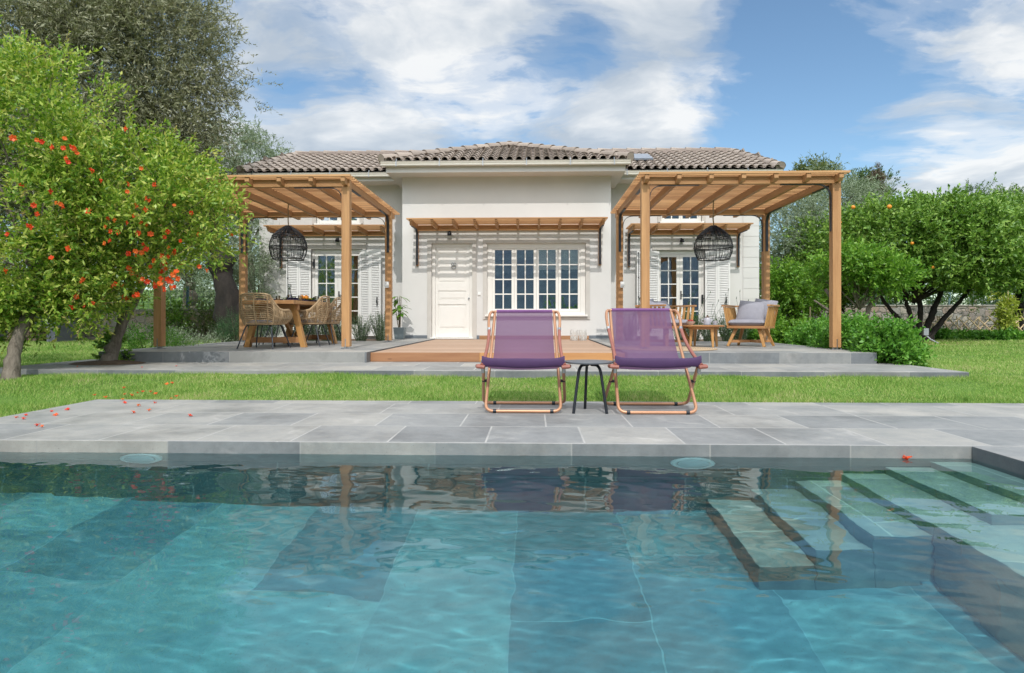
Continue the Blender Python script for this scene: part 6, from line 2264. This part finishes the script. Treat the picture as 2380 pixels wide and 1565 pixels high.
def fence(label, u0, u1, Y, z0, h, col, sp=2.2):
    x0, x1 = XU(u0, Y), XU(u1, Y)
    t = thing('wire_fence', label, 'fence', ((x0 + x1) / 2, Y, z0))
    n = max(2, int((x1 - x0) / sp))
    for i in range(n + 1):
        x = x0 + (x1 - x0) * i / n
        mb = MB(); mb.box(x - .035, x + .035, Y - .025, Y + .025, z0, z0 + h + .06)
        mb.build('fence_post', col, t, world=True, bevel=.004)
    mb = MB()
    k = 0
    while k * .16 < h:
        mb.bar((x0, Y - .03, z0 + .03 + k * .16), (x1, Y - .03, z0 + .03 + k * .16), .007, .007); k += 1
    nx = int((x1 - x0) / .16)
    for i in range(nx):
        x = x0 + (x1 - x0) * i / nx
        mb.bar((x, Y - .035, z0 + .02), (x, Y - .035, z0 + h), .005, .005)
    mb.build('wire_mesh', col, t, world=True)


m_fence = plain('fence_teal', (.08, .15, .19), .5, .2)
m_fence2 = plain('fence_pale', (.16, .24, .25), .5, .2)
zl1 = stone_wall('tan rubble stone wall under the fence on the left, behind the flowering tree', -60, 528, 18, 719, M['rubble_l'], -.15)
fence('teal wire fence on top of the left stone wall', -60, 604, 18.2, zl1, .60, m_fence, 1.75)
zl2 = stone_wall('brown rubble stone wall running behind the orange trees', 1835, 2560, 25.5, 709, M['rubble_r'], 0)
fence('pale wire fence on top of the right stone wall', 1860, 2560, 25.7, zl2, .62, m_fence2, 2.4)

bb = thing('barbecue', 'grey concrete outdoor fireplace niche with stacked firewood at the far left', 'barbecue', (XU(95, 16.3), 16.3, -.18))
m_conc = plain('grey_concrete', (.20, .21, .235), .85, var=.1, scale=5)
x0, x1 = XU(52, 16.3), XU(128, 16.3)
xw = XU(108, 16.3)
mb = MB()
mb.box(xw, x1, 16.3, 17.1, -.2, .83)
mb.box(x0 - 1.2, x0 - 1.0, 16.3, 17.1, -.2, .83)
mb.box(x0 - 1.2, x1, 16.3, 17.1, .8305, .95)
mb.box(x0 - 1.0, xw, 17.0, 17.1, -.2, .83)
mb.build('niche', m_conc, bb, world=True, bevel=.01)
mb = MB(); mb.box(x0 - 1.3, x1 + 2.2, 15.3, 16.29, -.25, -.145); mb.build('hearth_slab', M['pave2'], bb, world=True)
m_log = bark_mat('firewood_bark', (.08, .055, .04), (.30, .22, .15), 18)
lp = None
rn = random.Random(9)
for i in range(16):
    row = i // 6
    x = x0 - .45 + (i % 6) * .15 + row * .07 + rn.uniform(-.02, .02)
    r_ = rn.uniform(.055, .075)
    mb = MB(); mb.tube([(x, 16.35, -.14 + r_ + row * .125), (x + rn.uniform(-.05, .05), 16.9, -.14 + r_ + row * .125)], r_, 9)
    o = mb.build('firewood_log', m_log)
    tag(o, 'split firewood log in the heap inside the grey barbecue niche', 'log', 'firewood logs in the barbecue niche')

# bamboo canes crossing before the right wall
tr = thing('cane_trellis', 'row of crossing bamboo canes in front of the right stone wall', 'trellis', (XU(2230, 19.6), 19.6, -.18))
m_bam = plain('bamboo', (.62, .47, .28), .6, var=.2)
x0, x1 = XU(2042, 19.6), XU(2420, 19.6)
k = 0
n = 17
rn = random.Random(4)
for i in range(n):
    x = x0 + (x1 - x0) * i / (n - 1)
    for q, lean in enumerate((-.34, .34, 0)):
        if q == 2 and i % 2:
            continue
        y = 19.6 + q * .04
        lean += rn.uniform(-.05, .05)
        hh = (.52 if q < 2 else .58) + rn.uniform(-.06, .06)
        mb = MB(); mb.tube([(x - lean, y, -.2), (x, y, hh * .5 - .1), (x + lean, y, hh)], [.019, .018, .016], 6)
        mb.build('bamboo_cane', m_bam, tr, world=True, smooth=True)
for u, Y, h in ((1886, 15.5, .95), (2345, 19.6, 1.5)):
    mb = MB(); x = XU(u, Y); mb.tube([(x, Y, -.2), (x - .03, Y, -.2 + h)], [.016, .012], 6)
    tag(mb.build('bamboo_stake', m_bam, smooth=True), 'single bamboo stake ' + ('in the mown orchard ground' if u < 2000 else 'holding the yellow sapling on the right'), 'stake')
bush('sapling', 'yellow-green staked sapling in front of the right stone wall', XU(2338, 19.5), 19.55, -.2, .16, .16, 1.45, 'yellow', 20, 10, 8, .12, .045, 110, up=.2, cs=.12, tl=.2, shell=.8)
rn = random.Random(6)
veg = [(XU(2100 + i * 19, 19), 18.6 + (i % 3) * .5, -.10, .42, .4, .10) for i in range(22)]
o, _, _ = crown('vegetable_plants', None, M['mint'], veg, 170, 16, 8, .10, .05, 111, csize=.10, twig_len=.12, up=.4)
tag(o, 'low row of vegetable plants before the bamboo canes', 'plants', kind='stuff')
# round wire box at the foot of the orange tree
mb = MB(); c_ = PY(2152, 775, 16.4)
mb.box(c_.x - .07, c_.x + .05, 16.36, 16.42, c_.z - .05, c_.z + .12); mb.tube([(c_.x, 16.4, c_.z - .05), (c_.x + .1, 16.35, c_.z - .16), (c_.x + .35, 16.3, -.19)], .02, 6)
tag(mb.build('garden_spotlight', plain('spot_grey', (.40, .42, .45), .4, .3), bevel=.006), 'small grey garden spotlight at the foot of the big orange tree', 'spotlight')
# flat stone strip at the right end of the terrace bushes

# ---- lawns
m_gr, N = new_mat('grass_blades')
geo = N('ShaderNodeNewGeometry')
co = objco(N)
n_ = noise(N, co, 2.2, 4, .6)
n3 = noise(N, co, .55, 3, .5)
f_ = math_(N, 'ADD', math_(N, 'MULTIPLY', geo.outputs['Random Per Island'], .45), math_(N, 'ADD', math_(N, 'MULTIPLY', n_, .45), math_(N, 'MULTIPLY', n3, .35)))
c_g = ramp(N, f_, [(.28, (.07, .17, .025)), (.46, (.145, .30, .04)), (.62, (.245, .41, .07)), (.78, (.42, .50, .15)), (.9, (.55, .49, .26))])
p = N('ShaderNodeBsdfPrincipled', inp={'Base Color': c_g, 'Roughness': .55, 'Specular IOR Level': .3})
tl = N('ShaderNodeBsdfTranslucent', inp={0: c_g})
N('ShaderNodeOutputMaterial', inp={0: N('ShaderNodeMixShader', inp={0: .3, 1: p.outputs[0], 2: tl.outputs[0]}).outputs[0]})


def lawn(label, regions, seed):
    rng = np.random.default_rng(seed)
    Vs, Fs, nb = [], [], 0
    for x0, x1, y0, y1, dens, h, wd in regions:
        n = int((x1 - x0) * (y1 - y0) * dens)
        x = rng.uniform(x0, x1, n); y = rng.uniform(y0, y1, n)
        z = np.array([ground_h(a, b) for a, b in zip(x[::1], y[::1])]) if n < 400000 else None
        base = np.stack([x, y, z - .004], 1)
        tuft = .75 + .35 * np.sin(x * 3.1 + np.sin(y * 4)) * np.sin(y * 2.7 + x)
        hh = h * rng.uniform(.5, 1.25, n) * tuft
        lean = rng.normal(size=(n, 2)) * .45
        tip = base + np.stack([lean[:, 0] * hh, lean[:, 1] * hh, hh], 1)
        a = rng.uniform(0, PI, n)
        sd = np.stack([np.cos(a), np.sin(a) * .5, np.zeros(n)], 1) * (wd * rng.uniform(.7, 1.3, n))[:, None] / 2
        V = np.stack([base - sd, base + sd, tip], 1).reshape(-1, 3)
        Vs.append(V); Fs.append(np.arange(n * 3).reshape(n, 3) + nb); nb += n * 3
    o = mesh_np('grass', np.concatenate(Vs), np.concatenate(Fs), m_gr)
    return tag(o, label, 'grass', kind='stuff')


lawn('short green lawn strip between the pool paving and the garden path', [(-9.5, -4.25, 4.3, 7.6, 5200, .055, .007), (-4.25, 11, 6.085, 7.6, 7000, .045, .006), (-4.25, 11, 6.055, 6.16, 9000, .06, .006), (-6.8, 5.6, 7.54, 7.617, 9000, .06, .006)], 1)
lawn('lawn on the right beyond the path, under the orange trees', [(PXR + .02, 14, 7.6, 11, 2600, .045, .009), (TX1 + .7, 18, 10.65, 16, 1400, .05, .013), (8, 22, 16, 22.5, 800, .07, .02)], 2)
lawn('lawn on the left behind the flowering trees', [(-11, PXL - .02, 7.6, 9.6, 3500, .05, .008), (-15, TX0 - .05, 9.65, 14, 1800, .06, .011), (-20, -7.6, 14, 17.9, 900, .07, .016)], 3)

# ---- hills behind the pool, seen only mirrored in the window panes
def hill_fn(u, v):
    a = PI * (1.0 + u)
    a = R(190) + u * R(160)
    r = 150 + v * 380
    h = -20 + 240 * (v ** .8) * (.72 + .28 * math.sin(u * 9 + 1) * math.sin(u * 4))
    return (r * math.cos(a), r * math.sin(a), h)


mh, N = new_mat('hazy_wooded_hill')
n_ = noise(N, objco(N), .05, 8, .7)
finish(N, ramp(N, n_, [(.35, (.05, .09, .15)), (.6, (.08, .14, .18)), (.8, (.14, .20, .17))]), .95, 0, n_, 1, 4)  # blue of distant haze put into the hill's colour
mb = MB(); mb.grid(hill_fn, 60, 24)
struct(mb.build('hills', mh, smooth='all'))
rn = random.Random(15)
bk = []
for i in range(16):
    bk.append((-16 + i * 2.1, -9 + rn.uniform(-1, 1), .2, 1.2, .9, 1.0 + rn.uniform(-.3, .8)))
hd, _, _ = crown('hedge', None, M['mint'], bk, 130, 12, 8, .16, .06, 131, csize=.4, twig_len=.35, up=.4)
tag(hd, 'green hedge on the near side of the pool, mirrored in the panes', 'hedge', kind='stuff')
